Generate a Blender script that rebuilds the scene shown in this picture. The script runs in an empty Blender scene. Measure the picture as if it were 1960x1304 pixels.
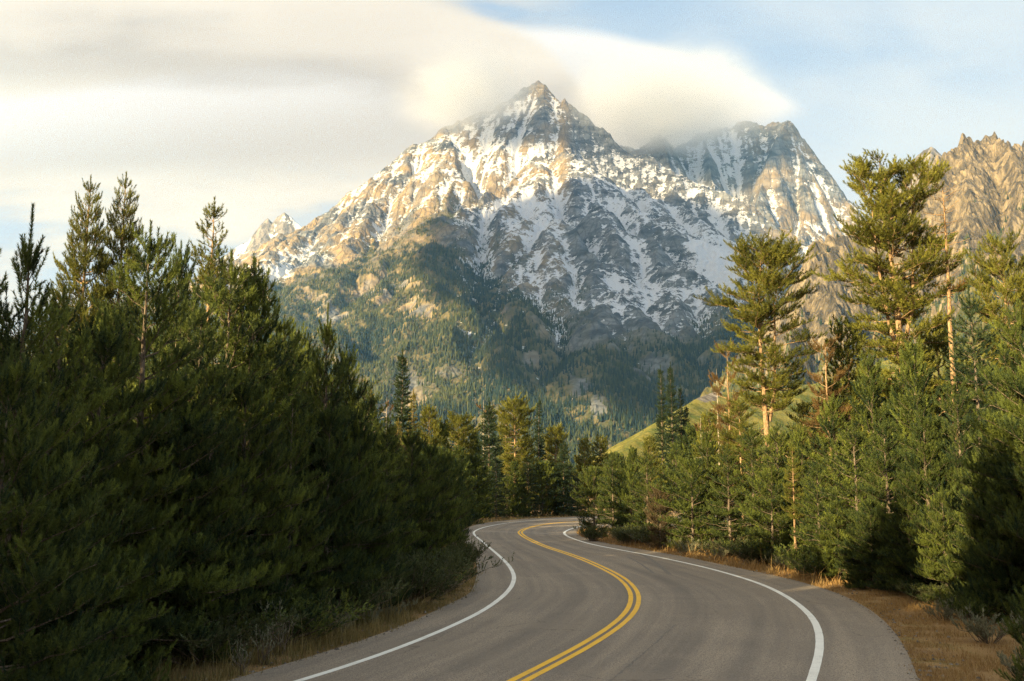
import bpy, math, random
import numpy as np

R = math.radians
scene = bpy.context.scene
col = scene.collection

# ------------------------------------------------------------------ camera
FPX, W0, H0, HOR, CAMZ = 1900.0, 1960.0, 1304.0, 930.0, 3.0
PITCH = math.atan((HOR - H0 / 2) / FPX)
CP, SP = math.cos(PITCH), math.sin(PITCH)
cam_d = bpy.data.cameras.new('camera')
cam = bpy.data.objects.new('camera', cam_d)
col.objects.link(cam)
cam.location = (0, 0, CAMZ)
cam.rotation_euler = (math.pi / 2 + PITCH, 0, 0)
cam_d.sensor_width = 36
cam_d.lens = FPX / W0 * 36
cam_d.clip_start = 0.1
cam_d.clip_end = 40000
scene.camera = cam

# ------------------------------------------------------------------ light and exposure
SUN_AZ = R(-137)       # where the sun stands, clockwise from +Y: left and a little behind the camera
SUN_EL = R(15)
SUN_STRENGTH = 5.0
SKY_STRENGTH = 0.058
EXPOSURE = 1.42
scene.view_settings.view_transform = 'Standard'
scene.view_settings.look = 'None'
scene.view_settings.exposure = EXPOSURE
scene.view_settings.gamma = 1.0
scene.view_settings.use_curve_mapping = False
scene.render.engine = 'CYCLES'
scene.cycles.use_denoising = True
scene.cycles.denoising_prefilter = 'NONE'
scene.cycles.max_bounces = 8
scene.cycles.diffuse_bounces = 3
scene.cycles.transmission_bounces = 3
scene.cycles.volume_bounces = 6
scene.cycles.transparent_max_bounces = 8
scene.cycles.volume_step_rate = 1.0
scene.cycles.volume_max_steps = 128
scene.cycles.sample_clamp_indirect = 4.0

sun_d = bpy.data.lights.new('sun', 'SUN')
sun_d.energy = SUN_STRENGTH
sun_d.angle = R(0.5)
sun_d.color = (1.0, 0.82, 0.47)
sun = bpy.data.objects.new('sun', sun_d)
col.objects.link(sun)
sun.location = (-60, -30, 40)
sdir = (math.sin(SUN_AZ) * math.cos(SUN_EL), math.cos(SUN_AZ) * math.cos(SUN_EL), math.sin(SUN_EL))
from mathutils import Vector
sun.rotation_euler = Vector(sdir).to_track_quat('Z', 'Y').to_euler()


# ------------------------------------------------------------------ node helpers
class S:
    """a socket in a node tree that can be used in arithmetic"""
    def __init__(self, t, s): self.t, self.s = t, s
    def _m(self, op, *a):
        n = self.t.nodes.new('ShaderNodeMath'); n.operation = op
        for i, x in enumerate((self,) + a): put(self.t, n.inputs[i], x)
        return S(self.t, n.outputs[0])
    def __add__(self, o): return self._m('ADD', o)
    __radd__ = __add__
    def __mul__(self, o): return self._m('MULTIPLY', o)
    __rmul__ = __mul__
    def __sub__(self, o): return self._m('SUBTRACT', o)
    def __rsub__(self, o): return (self * -1.0) + o
    def __truediv__(self, o): return self._m('DIVIDE', o)
    def max(self, o): return self._m('MAXIMUM', o)
    def min(self, o): return self._m('MINIMUM', o)
    def abs(self): return self._m('ABSOLUTE')
    def pow(self, o): return self._m('POWER', o)
    def sqrt(self): return self._m('SQRT')
    def sin(self): return self._m('SINE')
    def clamp(self): return self.max(0.0).min(1.0)
    def step(self, lo, hi, kind='SMOOTHSTEP'):
        n = self.t.nodes.new('ShaderNodeMapRange'); n.interpolation_type = kind
        put(self.t, n.inputs['Value'], self)
        put(self.t, n.inputs['From Min'], lo); put(self.t, n.inputs['From Max'], hi)
        return S(self.t, n.outputs['Result'])


def put(t, inp, x):
    if isinstance(x, S): t.links.new(x.s, inp)
    elif isinstance(x, (tuple, list)) and len(x) == 3 and inp.type == 'RGBA': inp.default_value = (*x, 1)
    else: inp.default_value = x


def mixc(t, f, a, b):
    n = t.nodes.new('ShaderNodeMix'); n.data_type = 'RGBA'
    put(t, n.inputs['Factor'], f)
    ia = [i for i in n.inputs if i.type == 'RGBA']
    put(t, ia[0], a); put(t, ia[1], b)
    return S(t, [o for o in n.outputs if o.type == 'RGBA'][0])


def noise(t, vec, scale, detail=4, rough=0.55, lac=2.0, dist=0.0, ridged=False, out=0):
    n = t.nodes.new('ShaderNodeTexNoise')
    if vec is not None: put(t, n.inputs['Vector'], vec)
    n.inputs['Scale'].default_value = scale; n.inputs['Detail'].default_value = detail
    n.inputs['Roughness'].default_value = rough; n.inputs['Lacunarity'].default_value = lac
    n.inputs['Distortion'].default_value = dist
    return S(t, n.outputs[out])


def voronoi(t, vec, scale, feature='F1', out=0):
    n = t.nodes.new('ShaderNodeTexVoronoi'); n.feature = feature
    put(t, n.inputs['Vector'], vec); n.inputs['Scale'].default_value = scale
    return S(t, n.outputs[out])


def vscale(t, v, s, loc=(0, 0, 0)):
    n = t.nodes.new('ShaderNodeMapping'); put(t, n.inputs['Vector'], v)
    n.inputs['Scale'].default_value = s; n.inputs['Location'].default_value = loc
    return S(t, n.outputs[0])


def coords(t, which='Object'):
    return S(t, t.nodes.new('ShaderNodeTexCoord').outputs[which])


def position(t): return S(t, t.nodes.new('ShaderNodeNewGeometry').outputs['Position'])


def split(t, v):
    n = t.nodes.new('ShaderNodeSeparateXYZ'); put(t, n.inputs[0], v)
    return [S(t, o) for o in n.outputs]


def combine(t, x, y, z):
    n = t.nodes.new('ShaderNodeCombineXYZ')
    for i, v in enumerate((x, y, z)): put(t, n.inputs[i], v)
    return S(t, n.outputs[0])


def attr(t, name, out='Fac'):
    n = t.nodes.new('ShaderNodeAttribute'); n.attribute_name = name
    return S(t, n.outputs[out])


def obj_random(t): return S(t, t.nodes.new('ShaderNodeObjectInfo').outputs['Random'])


def bump(t, h, strength, dist):
    n = t.nodes.new('ShaderNodeBump'); n.inputs['Strength'].default_value = strength
    n.inputs['Distance'].default_value = dist; put(t, n.inputs['Height'], h)
    return S(t, n.outputs[0])


def material(name):
    m = bpy.data.materials.new(name); m.use_nodes = True
    t = m.node_tree; t.nodes.clear()
    out = t.nodes.new('ShaderNodeOutputMaterial')
    return m, t, out


def principled(t, out, colour, rough=0.8, normal=None, spec=0.3):
    p = t.nodes.new('ShaderNodeBsdfPrincipled')
    put(t, p.inputs['Base Color'], colour); put(t, p.inputs['Roughness'], rough)
    p.inputs['Specular IOR Level'].default_value = spec
    if normal is not None: put(t, p.inputs['Normal'], normal)
    if out is not None: t.links.new(p.outputs[0], out.inputs['Surface'])
    return p


# pixel of the photograph at a distance Y -> point of the place, and back
def at(px, py, Y):
    x = (px - W0 / 2) / FPX; v = -(py - H0 / 2) / FPX
    yw = CP - v * SP; zw = SP + v * CP
    k = Y / yw
    return np.array((x * k, Y, CAMZ + zw * k))


def ground(px, py):
    x = (px - W0 / 2) / FPX; v = -(py - H0 / 2) / FPX
    yw = CP - v * SP; zw = SP + v * CP
    k = CAMZ / -zw
    return np.array((x * k, yw * k))


def tang(px, py):
    p = at(px, py, 1.0); return p[0], p[2] - CAMZ


def to_px(x, y, z):
    z = z - CAMZ
    d = y * CP + z * SP; v = (-y * SP + z * CP) / d
    return W0 / 2 + FPX * x / d, H0 / 2 - FPX * v


# ------------------------------------------------------------------ sky
world = bpy.data.worlds.new('World')
scene.world = world
world.use_nodes = True
t = world.node_tree
t.nodes.clear()
w_out = t.nodes.new('ShaderNodeOutputWorld')
w_bg = t.nodes.new('ShaderNodeBackground')
sky = t.nodes.new('ShaderNodeTexSky')
sky.sky_type = 'NISHITA'; sky.sun_disc = False
sky.sun_elevation = SUN_EL; sky.sun_rotation = SUN_AZ
sky.altitude = 2000; sky.air_density = 1.0; sky.dust_density = 0.6; sky.ozone_density = 1.0
d = coords(t, 'Generated')
dx, dy, dz = split(t, d)
yy = dy.abs().max(0.05)
a_ = dx / yy                       # bearing and height of a direction, as slopes
e_ = dz / yy
flat = combine(t, a_, e_ * 2.6, 0.0)
streak = noise(t, flat, 3.2, 5, 0.5, dist=0.25)
fine = noise(t, vscale(t, flat, (1, 1.6, 1), (3.1, 1.7, 0)), 7.0, 5, 0.5, dist=0.2)
big = noise(t, vscale(t, flat, (1, 1, 1), (7.3, 0.4, 2)), 1.7, 2, 0.5)
CREAM, GREY, WHITE = (0.86, 0.70, 0.50), (0.50, 0.44, 0.385), (0.86, 0.80, 0.70)
K = 10.0 ** 0   # colours below are radiances before the background strength


def P(px, py): return tang(px, py)


def line_y(pts):
    """height of a cloud edge as a function of bearing, a smooth curve through points"""
    n = t.nodes.new('ShaderNodeFloatCurve')
    c = n.mapping.curves[0]
    xs = [(P(*p)[0] + 0.8) / 1.6 for p in pts]; ys = [P(*p)[1] for p in pts]
    c.points[0].location = (xs[0], ys[0]); c.points[1].location = (xs[-1], ys[-1])
    for x, y in list(zip(xs, ys))[1:-1]: c.points.new(x, y)
    n.mapping.extend = 'HORIZONTAL'; n.mapping.update()
    put(t, n.inputs['Value'], (a_ + 0.8) / 1.6)
    return S(t, n.outputs[0])


A_top = line_y([(-900, -320), (0, -200), (500, -110), (830, -8), (930, 18), (1000, 45), (1060, 90), (1110, 150), (1160, 240), (2900, 600)])
B_low = line_y([(-900, 120), (0, 140), (300, 150), (600, 175), (800, 205), (950, 235), (1060, 240), (2900, 300)])
C_top = line_y([(-900, 300), (800, 60), (940, 40), (1010, 38), (1100, 43), (1180, 56), (1300, 92), (1400, 128), (1470, 158), (1530, 190), (1580, 225), (2900, 800)])
D_low = line_y([(-900, 330), (1000, 330), (1280, 315), (1400, 280), (1480, 245), (1530, 215), (1600, 200), (2900, 200)])

wob = (fine - 0.5) * 0.05 + (streak - 0.5) * 0.07
# thin high cloud over blue
thin = (streak * 0.55 + big * 0.65).step(0.47, 0.74)
low_white = e_.step(0.50, 0.12)
blue = mixc(t, 0.6, S(t, sky.outputs[0]), (3.6, 4.8, 6.4))
c = mixc(t, (thin * 0.7 + low_white * 0.5 + 0.12).clamp(), blue, (5.2, 5.6, 5.9))
# broken cream cloud low on the left
left = a_.step(0.12, -0.12)
crm = (streak * 0.75 + fine * 0.35 + big * 0.25 + (e_ - 0.30) * 0.3).step(0.55, 0.70) * left
cream_col = mixc(t, (fine * 0.5 + streak * 0.6).step(0.42, 0.7), (5.6, 5.2, 4.5), (6.8, 6.4, 5.5))
c = mixc(t, crm * 0.95, c, cream_col)
# long bank on the left, grey underneath
db = e_ - B_low + wob
mb = db.step(-0.025, 0.035) * (A_top - e_ + (streak - 0.5) * 0.012).step(0.0, 0.022)
bank_col = mixc(t, (db + (streak - 0.5) * 0.10).step(0.0, 0.085), (3.9, 3.6, 3.2), (6.5, 6.05, 5.2))
lift = (a_ + 0.52).step(0.0, 0.5)
bank_col = mixc(t, (big * 0.8 + streak * 0.4).step(0.5, 0.78) * 0.55, bank_col, (4.5, 4.15, 3.65))
# smooth cap over the right summits
dc = C_top - e_
mc = (dc + (fine - 0.5) * 0.010).step(0.0, 0.02) * (e_ - D_low + wob * 0.3).step(-0.012, 0.03)
cap_col = mixc(t, (dc + (streak - 0.5) * 0.03).step(0.01, 0.115), (6.6, 6.55, 6.4), (4.9, 4.6, 4.15))
c = mixc(t, mc * 0.97, c, cap_col)
c = mixc(t, mb * 0.96, c, bank_col)
put(t, w_bg.inputs['Color'], c)
w_bg.inputs['Strength'].default_value = SKY_STRENGTH
t.links.new(w_bg.outputs[0], w_out.inputs['Surface'])


# ------------------------------------------------------------------ mesh helpers
def mesh_obj(name, V, F, mat=None, parent=None, smooth=False, attrs=None, link=True):
    """V (n,3); F an (m,k) array of k-sided faces, or a list of such arrays"""
    me = bpy.data.meshes.new(name)
    V = np.asarray(V, dtype=np.float32)
    Fs = [np.asarray(f, dtype=np.int32) for f in (F if isinstance(F, list) else [F])]
    Fs = [f for f in Fs if len(f)]
    me.vertices.add(len(V)); me.vertices.foreach_set('co', V.ravel())
    nl = sum(f.size for f in Fs); nf = sum(len(f) for f in Fs)
    me.loops.add(nl); me.loops.foreach_set('vertex_index', np.concatenate([f.ravel() for f in Fs]))
    me.polygons.add(nf)
    tot = np.concatenate([np.full(len(f), f.shape[1], np.int32) for f in Fs])
    me.polygons.foreach_set('loop_start', np.concatenate([[0], np.cumsum(tot)[:-1]]).astype(np.int32))
    me.polygons.foreach_set('use_smooth', np.full(nf, smooth))
    for k, a in (attrs or {}).items():
        at_ = me.attributes.new(k, 'FLOAT', 'POINT'); at_.data.foreach_set('value', np.asarray(a, np.float32))
    me.update(calc_edges=True)
    if mat: me.materials.append(mat)
    o = bpy.data.objects.new(name, me)
    if link: col.objects.link(o)
    if parent is not None: o.parent = parent
    return o


def tag(o, label=None, cat=None, group=None, kind=None):
    if label: o['label'] = label
    if cat: o['category'] = cat
    if group: o['group'] = group
    if kind: o['kind'] = kind
    return o


_rs = np.random.RandomState(11)
_perm = _rs.rand(256, 256).astype(np.float32)


def vnoise(x, y):
    xi = np.floor(x).astype(int); yi = np.floor(y).astype(int)
    fx = x - xi; fy = y - yi
    fx = fx * fx * fx * (fx * (fx * 6 - 15) + 10); fy = fy * fy * fy * (fy * (fy * 6 - 15) + 10)
    a, b = _perm[xi & 255, yi & 255], _perm[(xi + 1) & 255, yi & 255]
    c_, d_ = _perm[xi & 255, (yi + 1) & 255], _perm[(xi + 1) & 255, (yi + 1) & 255]
    return (a * (1 - fx) + b * fx) * (1 - fy) + (c_ * (1 - fx) + d_ * fx) * fy


def fbm(x, y, octs=4, gain=0.5, ridged=False):
    s = 0; amp = 1; tot = 0
    for i in range(octs):
        n = vnoise(x * 2 ** i + 17.3 * i, y * 2 ** i + 5.1 * i)
        if ridged: n = 1 - np.abs(2 * n - 1)
        s = s + n * amp; tot += amp; amp *= gain
    return s / tot


def ridge_height(X, Y, ridges):
    """highest of the slopes that fall away from 3-D crest lines"""
    Hh = np.full(X.shape, -400.0)
    for pts, k in ridges:
        p3 = np.array([at(*p) for p in pts])
        for a, b in zip(p3[:-1], p3[1:]):
            ab = b[:2] - a[:2]; L2 = (ab ** 2).sum() + 1e-9
            s = np.clip(((X - a[0]) * ab[0] + (Y - a[1]) * ab[1]) / L2, 0, 1)
            dd = np.hypot(X - a[0] - s * ab[0], Y - a[1] - s * ab[1])
            z = a[2] + s * (b[2] - a[2])
            np.maximum(Hh, z - k * dd / (1 + dd / 6000), out=Hh)
    return Hh


def erode(Hc, n_drops, steps, seed, rate=0.3, batch=30000):
    """water drops that carve gullies; heights in cells"""
    rs = np.random.RandomState(seed)
    Hc = Hc.astype(np.float64); ny, nx = Hc.shape
    flatH = Hc.ravel()
    for b0 in range(0, n_drops, batch):
        n = min(batch, n_drops - b0)
        px = rs.rand(n) * (nx - 3) + 1; py = rs.rand(n) * (ny - 3) + 1
        vx = np.zeros(n); vy = np.zeros(n); sp = np.ones(n); wat = np.ones(n); sed = np.zeros(n); live = np.ones(n, bool)
        for it in range(steps):
            xi = px.astype(int); yi = py.astype(int); fx = px - xi; fy = py - yi
            i0 = yi * nx + xi
            h00, h10, h01, h11 = flatH[i0], flatH[i0 + 1], flatH[i0 + nx], flatH[i0 + nx + 1]
            gx = (h10 - h00) * (1 - fy) + (h11 - h01) * fy
            gy = (h01 - h00) * (1 - fx) + (h11 - h10) * fx
            h = (h00 * (1 - fx) + h10 * fx) * (1 - fy) + (h01 * (1 - fx) + h11 * fx) * fy
            vx = vx * 0.2 - gx * 0.8; vy = vy * 0.2 - gy * 0.8
            l = np.hypot(vx, vy) + 1e-9; vx /= l; vy /= l
            qx = np.clip(px + vx, 1, nx - 2.01); qy = np.clip(py + vy, 1, ny - 2.01)
            xj = qx.astype(int); yj = qy.astype(int); gxx = qx - xj; gyy = qy - yj
            j0 = yj * nx + xj
            h2 = (flatH[j0] * (1 - gxx) + flatH[j0 + 1] * gxx) * (1 - gyy) + (flatH[j0 + nx] * (1 - gxx) + flatH[j0 + nx + 1] * gxx) * gyy
            dh = h2 - h
            cap = np.maximum(-dh, 0.02) * sp * wat * 3.0
            up = dh > 0
            dep = np.where(up, np.minimum(dh, sed), np.where(sed > cap, (sed - cap) * 0.25, 0))
            ero = np.where(~up & (sed < cap), np.minimum((cap - sed) * rate, -dh * 0.6), 0)
            live = live & (qx > 2) & (qy > 2) & (qx < nx - 3.5) & (qy < ny - 3.5)
            am = np.where(live, np.clip(dep - ero, -0.12, 0.12), 0); sed = sed - am
            for o_, w_ in ((0, (1 - fx) * (1 - fy)), (1, fx * (1 - fy)), (nx, (1 - fx) * fy), (nx + 1, fx * fy)):
                flatH += np.bincount(i0 + o_, am * w_, minlength=nx * ny)
            sp = np.sqrt(np.maximum(sp * sp - dh * 0.6, 0.05)); sp = np.minimum(sp, 3.0); wat *= 0.985
            px, py = qx, qy
    return flatH.reshape(ny, nx)


def grid_faces(ny, nx):
    i = np.arange(ny * nx).reshape(ny, nx)
    return np.stack([i[:-1, :-1], i[:-1, 1:], i[1:, 1:], i[1:, :-1]], -1).reshape(-1, 4)


def blur(Z, r):
    k = np.ones(2 * r + 1) / (2 * r + 1)
    Z = np.apply_along_axis(lambda v: np.convolve(np.pad(v, r, mode='edge'), k, 'valid'), 0, Z)
    return np.apply_along_axis(lambda v: np.convolve(np.pad(v, r, mode='edge'), k, 'valid'), 1, Z)


def table(x, pts):
    return np.interp(x, [p[0] for p in pts], [p[1] for p in pts])


def poly_mask(px, py, poly):
    n = len(poly); m = np.zeros(px.shape, bool)
    for i in range(n):
        (x1, y1), (x2, y2) = poly[i], poly[(i + 1) % n]
        c_ = ((y1 > py) != (y2 > py)) & (px < (x2 - x1) * (py - y1) / (y2 - y1 + 1e-9) + x1)
        m ^= c_
    return m


def blob(px, py, cx, cy, rx, ry, n=0):
    return np.clip(1.3 - np.hypot((px - cx) / rx, (py - cy) / ry) + n, 0, 1)


# ------------------------------------------------------------------ mountain
def ledges(X, Y, Z, amp, hi):
    """stepped ledges and clefts that break a slope into crags"""
    for wl, am in ((190, 0.7), (62, 0.6), (26, 0.3)):
        q = fbm(X / wl + 3 * wl, Y / wl + Z / (wl * 1.6), 2)
        Z = Z + hi * amp * am * (np.abs(((q * 5) % 1.0) - 0.5) * 2 - 0.5)
    return Z


def terrain(x0, x1, y0, y1, cell, ridges, warp, amp, drops, seed, zmin=-60, rough_from=300, big=0):
    nx = int((x1 - x0) / cell) + 1; ny = int((y1 - y0) / cell) + 1
    X, Y = np.meshgrid(np.linspace(x0, x1, nx), np.linspace(y0, y1, ny))
    wx = (fbm(X / 420 + 3, Y / 420, 4) - 0.5) * 2 * warp
    wy = (fbm(X / 420 + 31, Y / 420 + 9, 4) - 0.5) * 2 * warp
    Z = ridge_height(X + wx, Y + wy, ridges)
    hi = np.clip((Z - 0) / rough_from, 0, 1)
    Z = Z + hi * amp * (fbm(X / 520, Y / 520, 6, 0.56, True) - 0.62) * 2
    Z = Z + hi * amp * 0.3 * (fbm(X / 110 + 40, Y / 110, 5, 0.62, True) - 0.6) * 2
    if big:
        q = 4
        Zq = np.maximum(Z, zmin)[::q, ::q]
        dz = erode(Zq / (cell * q), big, 60, seed + 1, 0.4, 6000) * cell * q - Zq
        dz = np.clip(blur(dz, 1), -110, 60)
        yi = np.arange(ny) / q; xi = np.arange(nx) / q
        yi = np.minimum(yi, Zq.shape[0] - 1.001); xi = np.minimum(xi, Zq.shape[1] - 1.001)
        a0 = yi.astype(int)[:, None]; b0 = xi.astype(int)[None]; fy = yi[:, None] - a0; fx = xi[None] - b0
        Z = Z + (dz[a0, b0] * (1 - fx) + dz[a0, b0 + 1] * fx) * (1 - fy) + (dz[a0 + 1, b0] * (1 - fx) + dz[a0 + 1, b0 + 1] * fx) * fy
    if drops:
        Zc = np.maximum(Z, zmin)
        dz = erode(Zc / cell, drops, 45, seed) * cell - Zc
        Z = Z + np.clip(blur(dz, 1), -50, 30)
    return X, Y, np.maximum(Z, zmin)


RIDGES = [
    ([(1070, 206, 4880), (1078, 198, 4880), (1084, 214, 4880)], 3.0),
    # skyline from the left foot over the summit and its pinnacle
    ([(430, 520, 5300), (500, 482, 5250), (560, 452, 5200), (600, 425, 5150), (660, 386, 5080), (705, 352, 5020)], 0.72),
    ([(705, 352, 5020), (760, 318, 5000), (800, 278, 5000), (850, 243, 5000)], 0.95),
    ([(850, 243, 5000), (900, 226, 5000), (960, 194, 5000), (995, 168, 5000), (1028, 146, 5000), (1046, 178, 4970), (1062, 208, 4930), (1080, 203, 4900), (1087, 240, 4900)], 1.5),
    ([(1087, 240, 4900), (1105, 258, 4950), (1127, 283, 5000), (1145, 298, 5100), (1175, 284, 5200), (1205, 283, 5250), (1240, 267, 5200), (1268, 250, 5150),
      (1290, 272, 5250), (1310, 262, 5300), (1345, 245, 5350), (1400, 245, 5400), (1470, 238, 5350), (1508, 235, 5250), (1522, 262, 5200), (1535, 292, 5150),
      (1562, 330, 5100), (1585, 362, 5050), (1605, 420, 5000), (1640, 520, 4950), (1700, 640, 4900)], 1.9),
    # the rib that parts the sunlit side from the shade, and the wooded spur below it
    ([(1080, 203, 4900), (1062, 262, 4760), (1035, 300, 4640), (990, 322, 4480), (940, 350, 4320), (890, 388, 4120), (850, 416, 3950), (822, 455, 3800),
      (835, 520, 3600), (880, 585, 3400), (960, 650, 3150), (1060, 712, 2900), (1170, 790, 2650), (1240, 838, 2450)], 0.82),
    ([(850, 416, 3950), (790, 435, 4000), (720, 470, 4050), (640, 508, 4100), (560, 545, 4120), (480, 575, 4150)], 0.70),
    ([(835, 520, 3600), (740, 590, 3350), (640, 690, 3000), (560, 780, 2700)], 0.62),
    ([(740, 590, 3350), (790, 680, 2900), (820, 760, 2600), (850, 830, 2400)], 0.70),
    ([(880, 585, 3400), (900, 690, 2950), (960, 770, 2600)], 0.75),
    # ribs of the shaded face
    ([(1062, 262, 4760), (1085, 330, 4560), (1110, 380, 4400), (1140, 470, 4150), (1160, 560, 3850), (1190, 650, 3500), (1230, 730, 3150)], 1.60),
    ([(990, 322, 4480), (1010, 420, 4200), (1030, 510, 3950), (1060, 600, 3650), (1090, 690, 3250)], 1.45),
    ([(1145, 298, 5100), (1180, 370, 4750), (1215, 450, 4450), (1245, 540, 4150), (1270, 610, 3900), (1310, 680, 3600)], 1.65),
    ([(1268, 250, 5150), (1290, 330, 4900), (1300, 410, 4700), (1310, 470, 4550)], 1.75),
    ([(1345, 245, 5350), (1365, 330, 5050), (1385, 400, 4850), (1400, 450, 4700)], 1.75),
    ([(1508, 235, 5250), (1475, 300, 5050), (1450, 370, 4850), (1440, 450, 4600), (1455, 540, 4250), (1430, 620, 3900), (1400, 700, 3500)], 1.65),
    ([(1535, 292, 5150), (1540, 380, 4850), (1530, 470, 4550), (1520, 560, 4250), (1530, 650, 3900)], 1.65),
    ([(1290, 500, 4450), (1340, 540, 4300), (1385, 590, 4100), (1370, 660, 3700)], 1.2),
    ([(1100, 700, 3000), (1130, 745, 2800), (1190, 800, 2600)], 1.0),
    ([(1165, 640, 3300), (1240, 720, 2950), (1330, 800, 2650)], 0.8),
]
CELL = 6.0
X, Y, Z = terrain(-2500, 2300, 1350, 5900, CELL, RIDGES, 36, 84, 90000, 5, big=30000)
Z = ledges(X, Y, Z, 5, np.clip((Z - 250) / 500, 0.25, 1))
PX, PY = to_px(X, Y, Z)
gy_, gx_ = np.gradient(Z, CELL)
slope = np.hypot(gx_, gy_)
conc = blur(Z, 3) - Z                          # above 0 in gullies
n1 = fbm(X / 160, Y / 160 + 50, 5); n2 = fbm(X / 45 + 9, Y / 45, 4)
# trees below an uneven tree line, reaching up in the gaps
tl = table(PX, [(400, 560), (500, 560), (600, 520), (720, 470), (800, 428), (850, 425), (900, 455), (960, 530), (1010, 585), (1080, 610), (1160, 640),
               (1250, 640), (1330, 620), (1400, 600), (1500, 600), (1600, 560), (1700, 600)])
below = (PY - tl) / 60 + (n1 - 0.5) * 2.6 - np.clip(slope - 1.3, 0, 1) * 1.3
forest_d = np.clip(below + 0.3, 0, 1)
sparse = np.clip(1 - np.abs(PY - tl + 35) / 75, 0, 1) * (n2 > 0.53) * (PX > 830) * (PX < 1130)
bare = np.zeros_like(Z)
for b in ((800, 590, 34, 24), (735, 575, 30, 14), (700, 560, 30, 10), (640, 610, 24, 16), (655, 690, 26, 14), (600, 570, 34, 9), (775, 545, 22, 8),
          (820, 585, 20, 10)):
    bare = np.maximum(bare, blob(PX, PY, *b, (n2 - 0.5) * 3.4))
rockb = np.zeros_like(Z)
for b in ((785, 745, 40, 42), (870, 715, 40, 22), (1015, 690, 26, 14), (1105, 735, 30, 38), (1140, 775, 24, 30), (1060, 650, 20, 20), (1250, 700, 30, 24),
          (740, 790, 26, 22), (1110, 560, 40, 70), (1180, 600, 30, 50), (1150, 470, 30, 60)):
    rockb = np.maximum(rockb, blob(PX, PY, *b, (n2 - 0.5) * 2.6 + (n1 - .5) * 1.2))
forest_d = forest_d * np.clip(1 - 1.0 * bare, 0, 1) * np.clip(1.15 - 1.1 * rockb, 0.10, 1)
forest_d = np.maximum(forest_d, sparse * 0.5)
# how much snow lies: fields traced from the photograph, gullies, height
snow = table(PY, [(150, 0.52), (250, 0.60), (330, 0.62), (430, 0.60), (520, 0.50), (580, 0.38), (640, 0.1), (700, -0.2)])
snow += np.clip(conc / 22, -0.16, 0.16) + np.clip((blur(Z, 10) - Z) / 70, -0.2, 0.2) - np.clip(slope - 1.2, -0.6, 1.2) * 0.3 + (n1 - 0.5) * 0.5 + (fbm(X / 420 + 7, Y / 420, 3) - 0.5) * 0.4
for cx, cy, rx, ry, s in ((1030, 400, 60, 60, .35), (960, 410, 40, 50, .2), (1200, 380, 60, 60, .16), (1330, 290, 30, 22, .55), (1400, 270, 40, 26, .5), (1340, 360, 60, 50, .22), (1400, 330, 30, 40, .25),
                          (1235, 390, 20, 30, .3), (1362, 490, 52, 34, 1.0), (1395, 525, 40, 36, 1.0), (1330, 470, 24, 12, .8), (900, 330, 120, 40, .14), (1000, 285, 60, 26, .25), (920, 500, 40, 30, .22),
                          (1180, 560, 30, 50, .18), (1290, 590, 26, 36, .2), (530, 520, 40, 22, .9), (560, 440, 70, 40, -.55), (660, 430, 80, 40, -.25), (760, 380, 60, 40, -.12),
                          (1060, 320, 24, 40, -.4), (1110, 480, 36, 80, -.35), (1150, 520, 30, 60, -.2), (1030, 180, 40, 30, -.12), (1490, 410, 60, 60, -.2), (1480, 280, 30, 40, -.25), (1570, 420, 40, 60, .1),
                          (1430, 560, 40, 60, -.3)):
    snow += s * np.clip(1.25 - np.hypot((PX - cx) / rx, (PY - cy) / ry), 0, 1)
snow += 0.06 * np.clip((PX - 980) / 80, 0, 1) * np.clip((640 - PY) / 60, 0, 1)
snow -= (PX < 1000) * np.clip((PY - tl + 30) / 40, 0, 1) * (PX < 870) * 0.7
gold = table(PX, [(450, 0.9), (700, 0.8), (900, 0.55), (1080, 0.6), (1100, 0.0), (1400, 0.1), (1470, 0.5), (1560, 0.6), (1700, 0.4)])  # warm sunlight painted into the rock colour over the lit faces

m_mtn, t, out = material('mountain_rock')
pos = position(t)
sn = attr(t, 'snow'); lit_gold = attr(t, 'gold'); fd = attr(t, 'forest'); br = attr(t, 'bare')
strata = noise(t, vscale(t, pos, (.010, .010, .030)), 1.0, 7, 0.62, dist=0.6)
grain = noise(t, pos, 0.045, 6, 0.65)
patch = noise(t, pos, 0.006, 4, 0.6)
cracks = voronoi(t, vscale(t, pos, (.03, .03, .014)), 1.0, 'DISTANCE_TO_EDGE').step(0.0, 0.12)
rock = mixc(t, strata.step(0.35, 0.66), (0.052, 0.058, 0.068), (0.205, 0.215, 0.225))
rock = mixc(t, lit_gold * patch.step(0.40, 0.62), rock, (0.34, 0.245, 0.12))
rock = mixc(t, cracks * 0.45 + 0.55, (0.05, 0.048, 0.05), rock)
soil = mixc(t, grain.step(0.4, 0.62), (0.075, 0.075, 0.035), (0.14, 0.115, 0.055))
soil = mixc(t, br * grain.step(0.3, 0.55), soil, (0.42, 0.32, 0.16))
base = mixc(t, fd, rock, soil)
sfine = noise(t, vscale(t, pos, (.022, .022, .05), (4, 8, 2)), 1.0, 9, 0.72, dist=0.8)
stiny = noise(t, vscale(t, pos, (.11, .11, .19), (1, 5, 9)), 1.0, 4, 0.7, dist=0.4)
smask = (sn + (sfine - 0.5) * 1.9 + (grain - 0.5) * 0.4 + (stiny - 0.5) * 1.5).step(0.50, 0.62)
base = mixc(t, smask, base, (0.58, 0.60, 0.65))
hgt = strata * 0.7 + grain * 0.5 - cracks * -0.15
principled(t, out, base, 0.9, bump(t, hgt, 0.7, 14.0), 0.1)
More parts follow.
